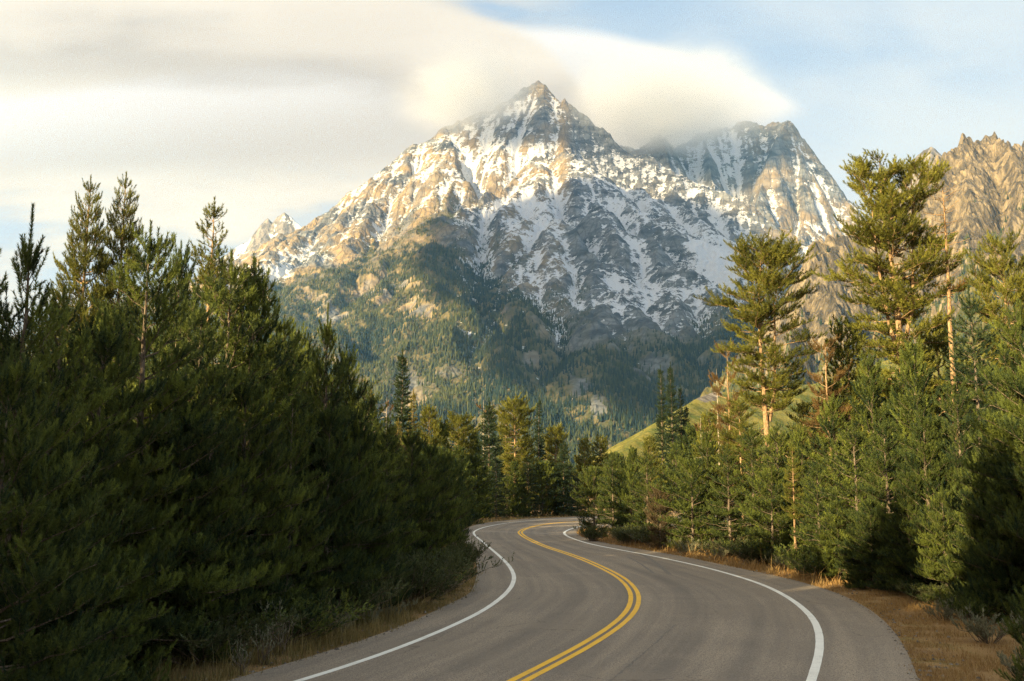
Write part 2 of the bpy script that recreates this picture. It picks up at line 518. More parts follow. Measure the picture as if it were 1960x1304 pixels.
mtn = mesh_obj('mountain', np.stack([X, Y, Z], -1).reshape(-1, 3), grid_faces(*X.shape), m_mtn, smooth=False,
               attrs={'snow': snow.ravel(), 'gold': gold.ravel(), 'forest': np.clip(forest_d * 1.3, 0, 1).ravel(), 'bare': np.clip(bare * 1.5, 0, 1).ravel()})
tag(mtn, kind='structure')

# far trees on slopes: two stacked ragged cones each, one mass
m_far, t, out = material('far_conifer')
ti = attr(t, 'tint')
fc = mixc(t, ti, (0.016, 0.030, 0.024), (0.095, 0.10, 0.030))
principled(t, out, fc, 0.9, None, 0.05)


def cone_trees(name, P3, Hh, tint, seed, sides=5, wide=0.15, tiers=2):
    rs = np.random.RandomState(seed); n = len(P3)
    Vs, Fs, Ts = [], [], []; off = 0
    for k in range(tiers):
        f0 = k / tiers * 0.8; f1 = 1.0 if k == tiers - 1 else (k + 1.5) / tiers
        r = Hh * wide * (1 - f0) * (0.75 + 0.5 * rs.rand(n))
        ang = rs.rand(n)[:, None] * 6.28 + np.arange(sides)[None] * 6.283 / sides
        rr = r[:, None] * (0.6 + 0.8 * rs.rand(n, sides))
        ring = np.stack([P3[:, None, 0] + np.cos(ang) * rr, P3[:, None, 1] + np.sin(ang) * rr,
                         P3[:, None, 2] + Hh[:, None] * (f0 + 0.08 * rs.rand(n, sides)) + 0 * ang], -1)
        tip = np.stack([P3[:, 0], P3[:, 1], P3[:, 2] + Hh * min(f1, 1.0)], -1)[:, None]
        Vs.append(np.concatenate([ring, tip], 1).reshape(-1, 3))
        b = off + np.arange(n)[:, None] * (sides + 1)
        j = np.arange(sides)[None]
        Fs.append(np.stack([b + j, b + (j + 1) % sides, b + sides + 0 * j], -1).reshape(-1, 3))
        Ts.append(np.repeat(tint, sides + 1)); off += n * (sides + 1)
    return mesh_obj(name, np.concatenate(Vs), np.concatenate(Fs), m_far, attrs={'tint': np.concatenate(Ts)})


def scatter(X, Y, Z, dens, n, seed, cell):
    rs = np.random.RandomState(seed)
    p = dens.ravel() * (Z.ravel() > -20)
    cs = np.cumsum(p); i = np.searchsorted(cs, rs.rand(n) * cs[-1])
    i = np.minimum(i, p.size - 1)
    return i, np.stack([X.ravel()[i] + (rs.rand(n) - .5) * cell, Y.ravel()[i] + (rs.rand(n) - .5) * cell, Z.ravel()[i] - 1.5], -1)


vis = (PX > 150) & (PX < 1720) & (PY < 930) & (gy_ > -0.2)
i, P3 = scatter(X, Y, Z, forest_d ** 1.3 * vis * (0.35 + 0.9 * (n2 > 0.45)), 92000, 3, CELL)
rs = np.random.RandomState(4)
tint = np.clip(rs.rand(len(i)) ** 2.5 * 0.7 + (n1.ravel()[i] - 0.5) * 0.8 + (PX.ravel()[i] < 900) * 0.22, 0, 1)
fo = cone_trees('forest', P3, (11 + 10 * rs.rand(len(i))) * (0.55 + 0.45 * np.clip(below.ravel()[i], 0, 1)), tint, 8)
tag(fo, 'distant conifer forest covering the lower slopes of the snowy mountain', 'forest', kind='stuff')


# ------------------------------------------------------------------ lower ridges, hill, distant peaks
def hill_material(name, cols, rock_cols, scale):
    m, t, out = material(name)
    pos = position(t)
    g1 = noise(t, pos, scale, 6, 0.62); g2 = noise(t, pos, scale * 7, 6, 0.65)
    st = noise(t, vscale(t, pos, (scale * 1.2, scale * 1.2, scale * 0.5)), 3.0, 8, 0.66, dist=0.7)
    wv = noise(t, pos, scale * 3, 4, 0.6, out=1)
    ad = t.nodes.new('ShaderNodeVectorMath'); ad.operation = 'MULTIPLY_ADD'
    put(t, ad.inputs[0], wv); ad.inputs[1].default_value = (30, 30, 60); put(t, ad.inputs[2], pos)
    cr = noise(t, vscale(t, S(t, ad.outputs[0]), (scale * 4, scale * 4, scale * 1.1)), 1.0, 8, 0.72).step(0.36, 0.52)
    rk = mixc(t, st.step(0.34, 0.66), *rock_cols)
    rk = mixc(t, cr * 0.5 + 0.5, (0.05, 0.045, 0.038), rk)
    gr = mixc(t, (g1 * 0.6 + g2 * 0.5).step(0.42, 0.66), *cols)
    v = attr(t, 'veg'); sn = attr(t, 'snow')
    c = mixc(t, (v + (g2 - 0.5) * 0.9 + (st - 0.5) * 0.6).step(0.44, 0.56), rk, gr)
    c = mixc(t, (sn + (st - 0.5) * 1.4 + (g2 - 0.5) * 0.5).step(0.55, 0.63), c, (0.8, 0.82, 0.86))
    principled(t, out, c, 0.92, bump(t, st * 0.8 + g2 * 0.4 + cr * 0.25, 0.9, 0.55 / scale * 0.2), 0.08)
    return m


def build_hill(name, box, cell, ridges, warp, amp, drops, seed, mat, veg_fn, big=0, snow_fn=None, crag=0):
    X, Y, Z = terrain(*box, cell, ridges, warp, amp, drops, seed, zmin=-20, rough_from=60, big=big)
    if crag:
        Z = ledges(X, Y, Z, crag, np.clip(Z / 150, 0, 1))
    px, py = to_px(X, Y, Z)
    gy, gx = np.gradient(Z, cell)
    sl = np.hypot(gx, gy)
    veg = veg_fn(X, Y, Z, px, py, sl)
    sn = snow_fn(X, Y, Z, px, py, sl) if snow_fn else np.full(Z.shape, -1.0)
    o = mesh_obj(name, np.stack([X, Y, Z], -1).reshape(-1, 3), grid_faces(*X.shape), mat, smooth=crag == 0,
                 attrs={'veg': veg.ravel(), 'snow': sn.ravel()})
    return tag(o, kind='structure'), X, Y, Z, px, py, sl, veg


m_ridge = hill_material('golden_ridge_rock', ((0.06, 0.075, 0.025), (0.17, 0.14, 0.05)), ((0.065, 0.058, 0.048), (0.31, 0.245, 0.155)), 0.012)
GOLD = [
    ([(1300, 905, 1000), (1400, 800, 1200), (1470, 740, 1330), (1505, 690, 1450), (1535, 600, 1600), (1555, 545, 1680), (1600, 470, 1800), (1690, 410, 1950), (1745, 362, 2080), (1800, 330, 2150), (1836, 304, 2200), (1850, 284, 2250),
      (1880, 276, 2280), (1920, 266, 2300), (1942, 272, 2350), (1965, 272, 2400), (2060, 255, 2500), (2300, 300, 2600)], 1.5),
    ([(1745, 362, 2080), (1740, 450, 1900), (1720, 540, 1750), (1690, 640, 1600)], 1.3),
    ([(1836, 300, 2200), (1860, 390, 2000), (1850, 470, 1850), (1800, 560, 1700), (1760, 640, 1560)], 1.3),
    ([(1920, 258, 2300), (1945, 340, 2100), (1960, 420, 1900), (1930, 520, 1700)], 1.3),
    ([(1555, 545, 1680), (1600, 600, 1560), (1620, 700, 1420)], 1.1),
    ([(1850, 470, 1850), (1900, 560, 1500), (1950, 640, 1200), (2100, 700, 900)], 0.8),
]
rr = build_hill('mountain_ridge', (150, 1900, 900, 2750), 4.5, GOLD, 40, 62, 9000, 9, m_ridge,
                lambda X, Y, Z, px, py, sl: np.clip((py - table(px, [(1480, 640), (1540, 640), (1620, 600), (1800, 560), (1860, 440), (1960, 420)])) / 120 + 0.5 + (fbm(X / 90, Y / 90, 4) - .5) * 1.5 - np.clip(sl - 1.0, 0, 1) * 0.9, -0.3, 1.2),
                big=3500, crag=20,
                snow_fn=lambda X, Y, Z, px, py, sl: 0.75 * np.clip(1.3 - np.hypot((px - 1912) / 12, (py - 395) / 34), 0, 1) - 0.3)
X2, Y2, Z2, px2, py2, sl2, veg2 = rr[1:]
i, P3 = scatter(X2, Y2, Z2, (np.clip(veg2, 0, 1) + 0.05) * (sl2 < 1.5) * (px2 > 1380) * (px2 < 2050) * (py2 > 360), 6500, 21, 4.5)
rs = np.random.RandomState(5)
o = cone_trees('ridge_forest', P3, 8 + 9 * rs.rand(len(i)), np.clip(rs.rand(len(i)) * 0.9, 0, 1), 22, sides=6, wide=0.17)
tag(o, 'scattered conifers dotting the golden rocky ridge on the right', 'forest', kind='stuff')

m_hill = hill_material('grassy_hill', ((0.10, 0.125, 0.028), (0.30, 0.25, 0.06)), ((0.16, 0.14, 0.12), (0.36, 0.31, 0.25)), 0.05)
HILL = [([(1120, 905, 330), (1180, 862, 360), (1225, 826, 390), (1262, 797, 420), (1300, 774, 450), (1330, 752, 480), (1360, 742, 500), (1400, 742, 520), (1480, 740, 560), (1600, 720, 640), (1800, 660, 760), (2100, 640, 900)], 0.62)]
hh = build_hill('hill', (20, 640, 240, 960), 3.0, HILL, 6, 5, 0, 13, m_hill,
                lambda X, Y, Z, px, py, sl: 1.0 - 1.3 * blob(px, py, 1352, 748, 34, 26) + (fbm(X / 25, Y / 25, 3) - .5) * 0.3)
X3, Y3, Z3, px3, py3, sl3, veg3 = hh[1:]
i, P3 = scatter(X3, Y3, Z3, (px3 > 1160) * (fbm(X3 / 40, Y3 / 40, 3) > 0.47) * np.clip((px3 - 1250) / 200, 0.15, 1), 2400, 31, 3)
rs = np.random.RandomState(6)
o = cone_trees('hill_scrub', P3, 1.0 + 4.5 * rs.rand(len(i)) ** 2.5, 0.3 + 0.7 * rs.rand(len(i)), 33, sides=7, wide=0.22, tiers=3)
tag(o, 'young conifers and scrub sprinkled over the sunlit grassy hill', 'shrubs', kind='stuff')

i, P3 = scatter(X3, Y3, Z3, (px3 > 1290) * (fbm(X3 / 60 + 5, Y3 / 60, 3) > 0.45), 170, 35, 3)
o = cone_trees('hill_forest', P3, 4 + 6 * rs.rand(len(i)), 0.2 + 0.6 * rs.rand(len(i)), 36, sides=8, wide=0.19, tiers=5)
tag(o, 'sparse conifers standing on the grassy hill behind the tall golden pines', 'forest', kind='stuff')

m_peak = hill_material('distant_peak_rock', ((0.08, 0.08, 0.06), (0.14, 0.12, 0.08)), ((0.13, 0.12, 0.115), (0.33, 0.30, 0.27)), 0.008)
build_hill('distant_mountain', (-2500, -900, 6200, 7000), 8, [
    ([(380, 520, 6500), (450, 475, 6500), (485, 452, 6450), (500, 425, 6450), (512, 412, 6450), (522, 424, 6450), (530, 412, 6450), (544, 402, 6450), (556, 410, 6450), (580, 432, 6450), (640, 480, 6450)], 1.6)],
    12, 40, 14000, 41, m_peak, lambda X, Y, Z, px, py, sl: np.full(Z.shape, -1.0), big=2500,
    snow_fn=lambda X, Y, Z, px, py, sl: 0.46 + (fbm(X / 120, Y / 120, 4) - .5) * 1.2)
build_hill('distant_mountain', (1100, 2300, 3500, 4400), 7, [
    ([(1690, 400, 4000), (1740, 320, 4000), (1752, 298, 4000), (1768, 285, 4000), (1780, 278, 4000), (1796, 292, 4000), (1812, 308, 4000), (1840, 340, 4000), (1900, 400, 4000)], 1.5),
    ([(1780, 278, 4000), (1770, 340, 3800)], 1.4)],
    10, 40, 14000, 43, m_peak, lambda X, Y, Z, px, py, sl: np.full(Z.shape, -1.0), big=2500,
    snow_fn=lambda X, Y, Z, px, py, sl: 0.40 + (fbm(X / 90, Y / 90, 4) - .5) * 1.2)


# ------------------------------------------------------------------ ground and road
def chaikin(P, n=2):
    P = np.asarray(P, float)
    for _ in range(n):
        Q = np.empty((2 * len(P), 2)); Q[0] = P[0]; Q[-1] = P[-1]
        Q[1:-1:2] = 0.75 * P[:-1] + 0.25 * P[1:]; Q[2:-1:2] = 0.25 * P[:-1] + 0.75 * P[1:]
        P = Q
    return P


def resample(P, step):
    d = np.r_[0, np.cumsum(np.hypot(*np.diff(P, axis=0).T))]
    s = np.linspace(0, d[-1], max(2, int(d[-1] / step)))
    return np.stack([np.interp(s, d, P[:, 0]), np.interp(s, d, P[:, 1])], 1)


def smooth_path(px, step=0.5, n=3, passes=3):
    P = np.array([ground(*p) for p in px])
    P = resample(chaikin(P, n), step)
    for _ in range(passes):
        Q = P.copy(); Q[1:-1] = 0.25 * P[:-2] + 0.5 * P[1:-1] + 0.25 * P[2:]; P = Q
    return P


def extend(P, near_d, far_pts):
    """lead a line out behind the camera and on past the far bend"""
    dv = P[-1] - P[-6]; dv /= np.hypot(*dv)
    back = [P[-1] + dv * k for k in np.arange(1, near_d, 1.5)]
    return np.concatenate([np.array(far_pts, float).reshape(-1, 2), P, np.array(back)])


LEFT_L = [(1114, 991.4), (1040.6, 994.5), (985.5, 999.4), (951.8, 1004), (924.3, 1009.8), (909, 1016), (905.5, 1020.5), (910.5, 1026.6), (927.3, 1040.4), (945.7, 1055.7), (960, 1068),
          (977.6, 1086.4), (984.6, 1102.7), (984, 1111.5), (976.5, 1129), (951.5, 1151.7), (914.4, 1175.7), (860, 1201), (786.5, 1232), (705, 1261.6), (623, 1288.6), (574, 1303)]
YEL = [(1111, 997.6), (1059, 1001.4), (1025.3, 1006.7), (1005.4, 1012), (995.5, 1017.5), (995, 1020.5), (1002.4, 1027), (1022.3, 1037.3), (1049.8, 1048.8), (1077.7, 1057), (1121.3, 1072.3),
       (1164.8, 1092.3), (1193, 1108.2), (1210.6, 1126.7), (1216.7, 1142), (1212.8, 1163.7), (1195.3, 1185.5), (1160.5, 1211.6), (1110.4, 1242.1), (1056, 1270.4), (992.8, 1303)]
RIGHT_L = [(1114, 1007.2), (1097.2, 1011), (1082, 1016.7), (1079, 1021.3), (1085, 1026.6), (1105, 1034.3), (1132.5, 1042.5), (1186.6, 1052.7), (1258.7, 1066), (1339.4, 1083.6), (1396, 1098.4),
           (1461.3, 1119), (1509.2, 1143), (1541.9, 1168), (1559.3, 1187.7), (1568, 1209.4), (1570.2, 1235.6), (1565.8, 1261.7), (1557, 1292.2), (1552.8, 1303)]
LEFT_E = [(1114, 988.8), (1028, 992), (967, 996.0), (919.7, 1002), (897, 1009), (884, 1017), (882, 1027), (893, 1042), (905, 1060), (914, 1085), (912, 1100), (907, 1124), (899, 1138.7), (860, 1155), (807, 1182), (746, 1207.5),
          (674, 1232), (611, 1251), (541.6, 1273), (460, 1296)]
RIGHT_E = [(1116, 1011), (1108, 1014), (1102, 1018), (1105, 1024), (1120, 1030.5), (1151, 1038), (1200, 1047), (1287, 1061), (1374, 1079), (1483, 1101.7), (1560, 1118.8), (1611, 1138), (1652, 1155.5), (1682, 1178),
           (1713, 1206.5), (1739.6, 1249), (1758, 1302)]


def far_of(P, d=0.0):
    a = P[0]
    return [(a[0] + 70, a[1] + 2 - 34), (a[0] + 50, a[1] + 7 - 17), (a[0] + 30, a[1] + 6 - 6), (a[0] + 14, a[1] + 3.0)]


def full(px, near=45, passes=4):
    P = smooth_path(px, 0.5, 3, passes); return resample(extend(P, near, far_of(P)), 0.4)


pl, pyl, pr, pel, per = [full(p) for p in (LEFT_L, YEL, RIGHT_L, LEFT_E, RIGHT_E)]
_rw = np.random.RandomState(2)


def ribbon(name, P, width, z, mat, wob=0.006, off=0.0):
    T = np.gradient(P, axis=0); T /= np.hypot(*T.T)[:, None] + 1e-9
    N = np.stack([-T[:, 1], T[:, 0]], 1)
    n = len(P)
    wl = width / 2 + (_rw.rand(n) - .5) * wob; wr = width / 2 + (_rw.rand(n) - .5) * wob
    A = P + N * (off + wl)[:, None]; B = P + N * (off - wr)[:, None]
    zz = np.full(n, z)
    V = np.concatenate([np.c_[A, zz], np.c_[B, zz]])
    i = np.arange(n - 1)
    return mesh_obj(name, V, np.stack([i, i + n, i + n + 1, i + 1], 1), mat)


# asphalt: centre line and both edges joined by matching arc fractions
def strip(name, A, B, z, mat, n, cross=14, crown=0.0):
    """a sheet between two edge lines; attributes across (0..1) and along (m)"""
    da = np.r_[0, np.cumsum(np.hypot(*np.diff(A, axis=0).T))]
    # match every point of A with its nearest unused-or-later point of B so the cross lines do not fold
    j = 0; idx = []
    for p in A:
        w = B[j:j + 60]; k = np.argmin(((w - p) ** 2).sum(1)); j = j + k; idx.append(j)
    Bm = B[np.array(idx)].copy()
    for _ in range(12):
        Bm[1:-1] = 0.25 * Bm[:-2] + 0.5 * Bm[1:-1] + 0.25 * Bm[2:]
    f = np.linspace(0, 1, cross)
    V = A[:, None] * (1 - f)[None, :, None] + Bm[:, None] * f[None, :, None]
    Vz = np.concatenate([V, np.full(V.shape[:2] + (1,), z)], -1)
    return mesh_obj(name, Vz.reshape(-1, 3), grid_faces(len(A), cross), mat,
                    attrs={'across': np.tile(f, len(A)), 'along': np.repeat(da, cross)})


m_road, t, out = material('asphalt')
pos = position(t)
ac = attr(t, 'across'); al = attr(t, 'along')
grain = noise(t, pos, 26.0, 5, 0.85); med = noise(t, pos, 9.0, 4, 0.6); wide = noise(t, pos, 0.35, 4, 0.55)
lane = combine(t, ac * 26.0, al * 0.10, 0.0)
drag = noise(t, lane, 1.0, 5, 0.55)
stone = voronoi(t, pos, 48.0).step(0.1, 0.75)
c = mixc(t, (grain * 1.0 + stone * 0.3).step(0.38, 0.88), (0.088, 0.066, 0.047), (0.41, 0.325, 0.235))
c = mixc(t, (drag * 0.7 + wide * 0.5).step(0.42, 0.76) * 0.6, c, (0.135, 0.113, 0.094))
def bandf(c0, w): return (1.0 - ((ac - c0) / w).abs()).clamp()
tracks = (bandf(0.30, 0.055) + bandf(0.43, 0.05) + bandf(0.60, 0.055) + bandf(0.73, 0.05)).clamp()
c = mixc(t, tracks * (wide * 0.6 + 0.1), c, (0.115, 0.098, 0.083))
wv = noise(t, pos, 0.8, 4, 0.6, out=1)
ad = t.nodes.new('ShaderNodeVectorMath'); ad.operation = 'MULTIPLY_ADD'
put(t, ad.inputs[0], wv); ad.inputs[1].default_value = (1.6, 1.6, 0); put(t, ad.inputs[2], pos)
crk = 1.0 - voronoi(t, S(t, ad.outputs[0]), 0.22, 'DISTANCE_TO_EDGE').step(0.0, 0.006)
c = mixc(t, crk * wide.step(0.5, 0.62) * 0.8, c, (0.06, 0.05, 0.045))
c = mixc(t, (wide + med * 0.3).step(0.62, 0.82) * 0.35, c, (0.32, 0.25, 0.175))
principled(t, out, c, 0.88, bump(t, grain * 0.6 + stone * 0.6, 0.5, 0.006), 0.25)
road = strip('road', pel, per, 0.0, m_road, 0, 26)
tag(road, kind='structure')


def paint(name, colr, wear):
    m, t, out = material(name)
    pos = position(t)
    g = noise(t, pos, 34.0, 5, 0.8); w = noise(t, pos, 1.3, 5, 0.7)
    c = mixc(t, (g * 0.8 + w * 0.5).step(0.62, 0.80) * wear, colr, (0.2, 0.17, 0.13))
    c = mixc(t, w.step(0.45, 0.7) * 0.2, c, (colr[0] * .6, colr[1] * .58, colr[2] * .55))
    principled(t, out, c, 0.6, bump(t, g, 0.4, 0.004), 0.3)
    return m


m_white = paint('white_road_paint', (0.88, 0.83, 0.73), 0.28)
m_yellow = paint('yellow_road_paint', (0.92, 0.49, 0.012), 0.25)
tag(ribbon('road_marking_edge', pl, 0.14, 0.004, m_white), kind='structure')
tag(ribbon('road_marking_edge', pr, 0.155, 0.004, m_white), kind='structure')
tag(ribbon('road_marking_centre', pyl, 0.125, 0.004, m_yellow, off=0.105), kind='structure')
tag(ribbon('road_marking_centre', pyl, 0.125, 0.004, m_yellow, off=-0.105), kind='structure')
m_tar, t, out = material('tyre_rubber_and_tar')
principled(t, out, mixc(t, noise(t, position(t), 14.0, 4, 0.7).step(0.35, 0.6), (0.10, 0.085, 0.072), (0.21, 0.175, 0.138)), 0.8, None, 0.3)
for pts, w in (([(1205, 1054), (1235, 1064), (1258, 1079), (1282, 1100)], 0.16), ([(1200, 1066), (1222, 1076), (1252, 1098)], 0.1), ([(1290, 1197), (1255, 1232), (1200, 1278), (1160, 1312)], 0.025)):
    tag(ribbon('road_skid_mark', smooth_path(pts, 0.15, 3, 1), w, 0.003, m_tar, wob=0.05), kind='structure')
m_seam, t, out = material('pale_road_seam')
principled(t, out, mixc(t, noise(t, position(t), 20.0, 3, 0.7), (0.30, 0.25, 0.2), (0.42, 0.36, 0.29)), 0.9, None, 0.2)
tag(ribbon('road_seam', smooth_path([(908, 1016.5), (960, 1018.2), (1020, 1020.5), (1080, 1022.5), (1106, 1024)], 0.3, 2, 1), 0.32, 0.002, m_seam, wob=0.12), kind='structure')

# ground: fine near the road, coarse out to the feet of the mountains, one sheet
m_gnd, t, out = material('forest_ground')
pos = position(t)
g1 = noise(t, pos, 0.7, 5, 0.6); g2 = noise(t, pos, 14.0, 5, 0.7); g3 = noise(t, pos, 70.0, 3, 0.7)
c = mixc(t, (g1 * 0.7 + g2 * 0.4).step(0.4, 0.68), (0.17, 0.078, 0.028), (0.36, 0.21, 0.075))
c = mixc(t, g3.step(0.35, 0.7), c, (0.34, 0.23, 0.11))
c = mixc(t, (g1 + (g2 - 0.5) * 0.5).step(0.56, 0.66) * 0.5, c, (0.13, 0.12, 0.035))
principled(t, out, c, 0.95, bump(t, g2 * 0.6 + g3 * 0.5, 0.8, 0.03), 0.1)
gx = np.unique(np.r_[np.linspace(-3300, -120, 24), np.linspace(-120, -45, 24), np.linspace(-45, 45, 181), np.linspace(45, 120, 24), np.linspace(120, 3300, 24)])
gyv = np.unique(np.r_[np.linspace(-300, -20, 10), np.linspace(-20, 110, 200), np.linspace(110, 300, 40), np.linspace(300, 7200, 40)])
GX, GY = np.meshgrid(gx, gyv)
allroad = np.concatenate([pel[::2], per[::2], pyl[::2]])


def road_dist(x, y):
    q = np.stack([np.ravel(x), np.ravel(y)], 1); out = np.empty(len(q))
    for k in range(0, len(q), 4000):
        out[k:k + 4000] = np.sqrt(((q[k:k + 4000, None] - allroad[None]) ** 2).sum(-1).min(1))
    return out.reshape(np.shape(x))


near = (np.abs(GX) < 125) & (GY < 130) & (GY > -60)
RD = np.full(GX.shape, 50.0); RD[near] = road_dist(GX[near], GY[near])
GZ = -0.035 + np.clip((RD - 4.0) / 6, 0, 1) * ((fbm(GX / 5, GY / 5, 4) - 0.45) * 0.5) * (np.abs(GX) < 200)
gnd = mesh_obj('ground', np.stack([GX, GY, GZ], -1).reshape(-1, 3), grid_faces(*GX.shape), m_gnd, smooth=True)
tag(gnd, kind='structure')


# ------------------------------------------------------------------ trees
def tube(P, r, sides):
    """tapered tube along points P (n,3), radii r (n)"""
    P = np.asarray(P, float); r = np.asarray(r, float); n = len(P)
    T = np.gradient(P, axis=0); T /= np.linalg.norm(T, axis=1)[:, None] + 1e-9
    ref = np.array((0.0, 0, 1.0)) if abs(T[0, 2]) < 0.9 else np.array((1.0, 0, 0))
    U = np.cross(T, ref); U /= np.linalg.norm(U, axis=1)[:, None] + 1e-9
    Wv = np.cross(T, U)
    a = np.arange(sides) * 2 * math.pi / sides
    V = P[:, None] + r[:, None, None] * (np.cos(a)[None, :, None] * U[:, None] + np.sin(a)[None, :, None] * Wv[:, None])
    i = np.arange(n - 1)[:, None] * sides; j = np.arange(sides)[None]
    F = np.stack([i + j, i + (j + 1) % sides, i + sides + (j + 1) % sides, i + sides + j], -1).reshape(-1, 4)
    return V.reshape(-1, 3), F


class Bag:
    def __init__(self): self.V, self.F, self.n = [], [], 0
    def add(self, VF):
        V, F = VF; self.V.append(V); self.F.append(F + self.n); self.n += len(V)


def unit(v): return v / (np.linalg.norm(v, axis=-1, keepdims=True) + 1e-9)


def needles(B, A, L, tint, per_m, ln, w, rs, bend=0.25, tilt=(0.45, 0.95)):
    """bottle-brush shoots: bases B, axes A, lengths L -> thin triangles"""
    k = np.maximum(4, (L * per_m).astype(int))
    idx = np.repeat(np.arange(len(B)), k); n = len(idx)
    tt = rs.rand(n) ** 0.8
    a = A[idx]; l = L[idx][:, None]
    up = np.array((0, 0, 1.0))
    p = B[idx] + a * tt[:, None] * l + up * (bend * l * tt[:, None] ** 2)
    a2 = unit(a + up * (2 * bend * tt[:, None]))
    rnd = unit(rs.randn(n, 3)); u = unit(np.cross(a2, rnd))
    al = (tilt[1] + (tilt[0] - tilt[1]) * tt + (rs.rand(n) - .5) * 0.3)[:, None]
    dr = a2 * np.cos(al) + u * np.sin(al)
    s = unit(np.cross(dr, unit(rs.randn(n, 3)))) * (w / 2)
    q = ln * (0.7 + 0.5 * rs.rand(n))[:, None]
    V = np.stack([p - s, p + s, p + dr * q], 1).reshape(-1, 3)
    tn = np.clip(tint[idx] + (rs.rand(n) - .5) * 0.25, 0, 1)
    return V, np.arange(3 * n).reshape(-1, 3), np.stack([tn, tn, np.clip(tn + 0.15, 0, 1)], 1).ravel()


LOD = {'near': (360, 0.075, 0.0115), 'mid': (170, 0.105, 0.019), 'far': (100, 0.16, 0.050)}


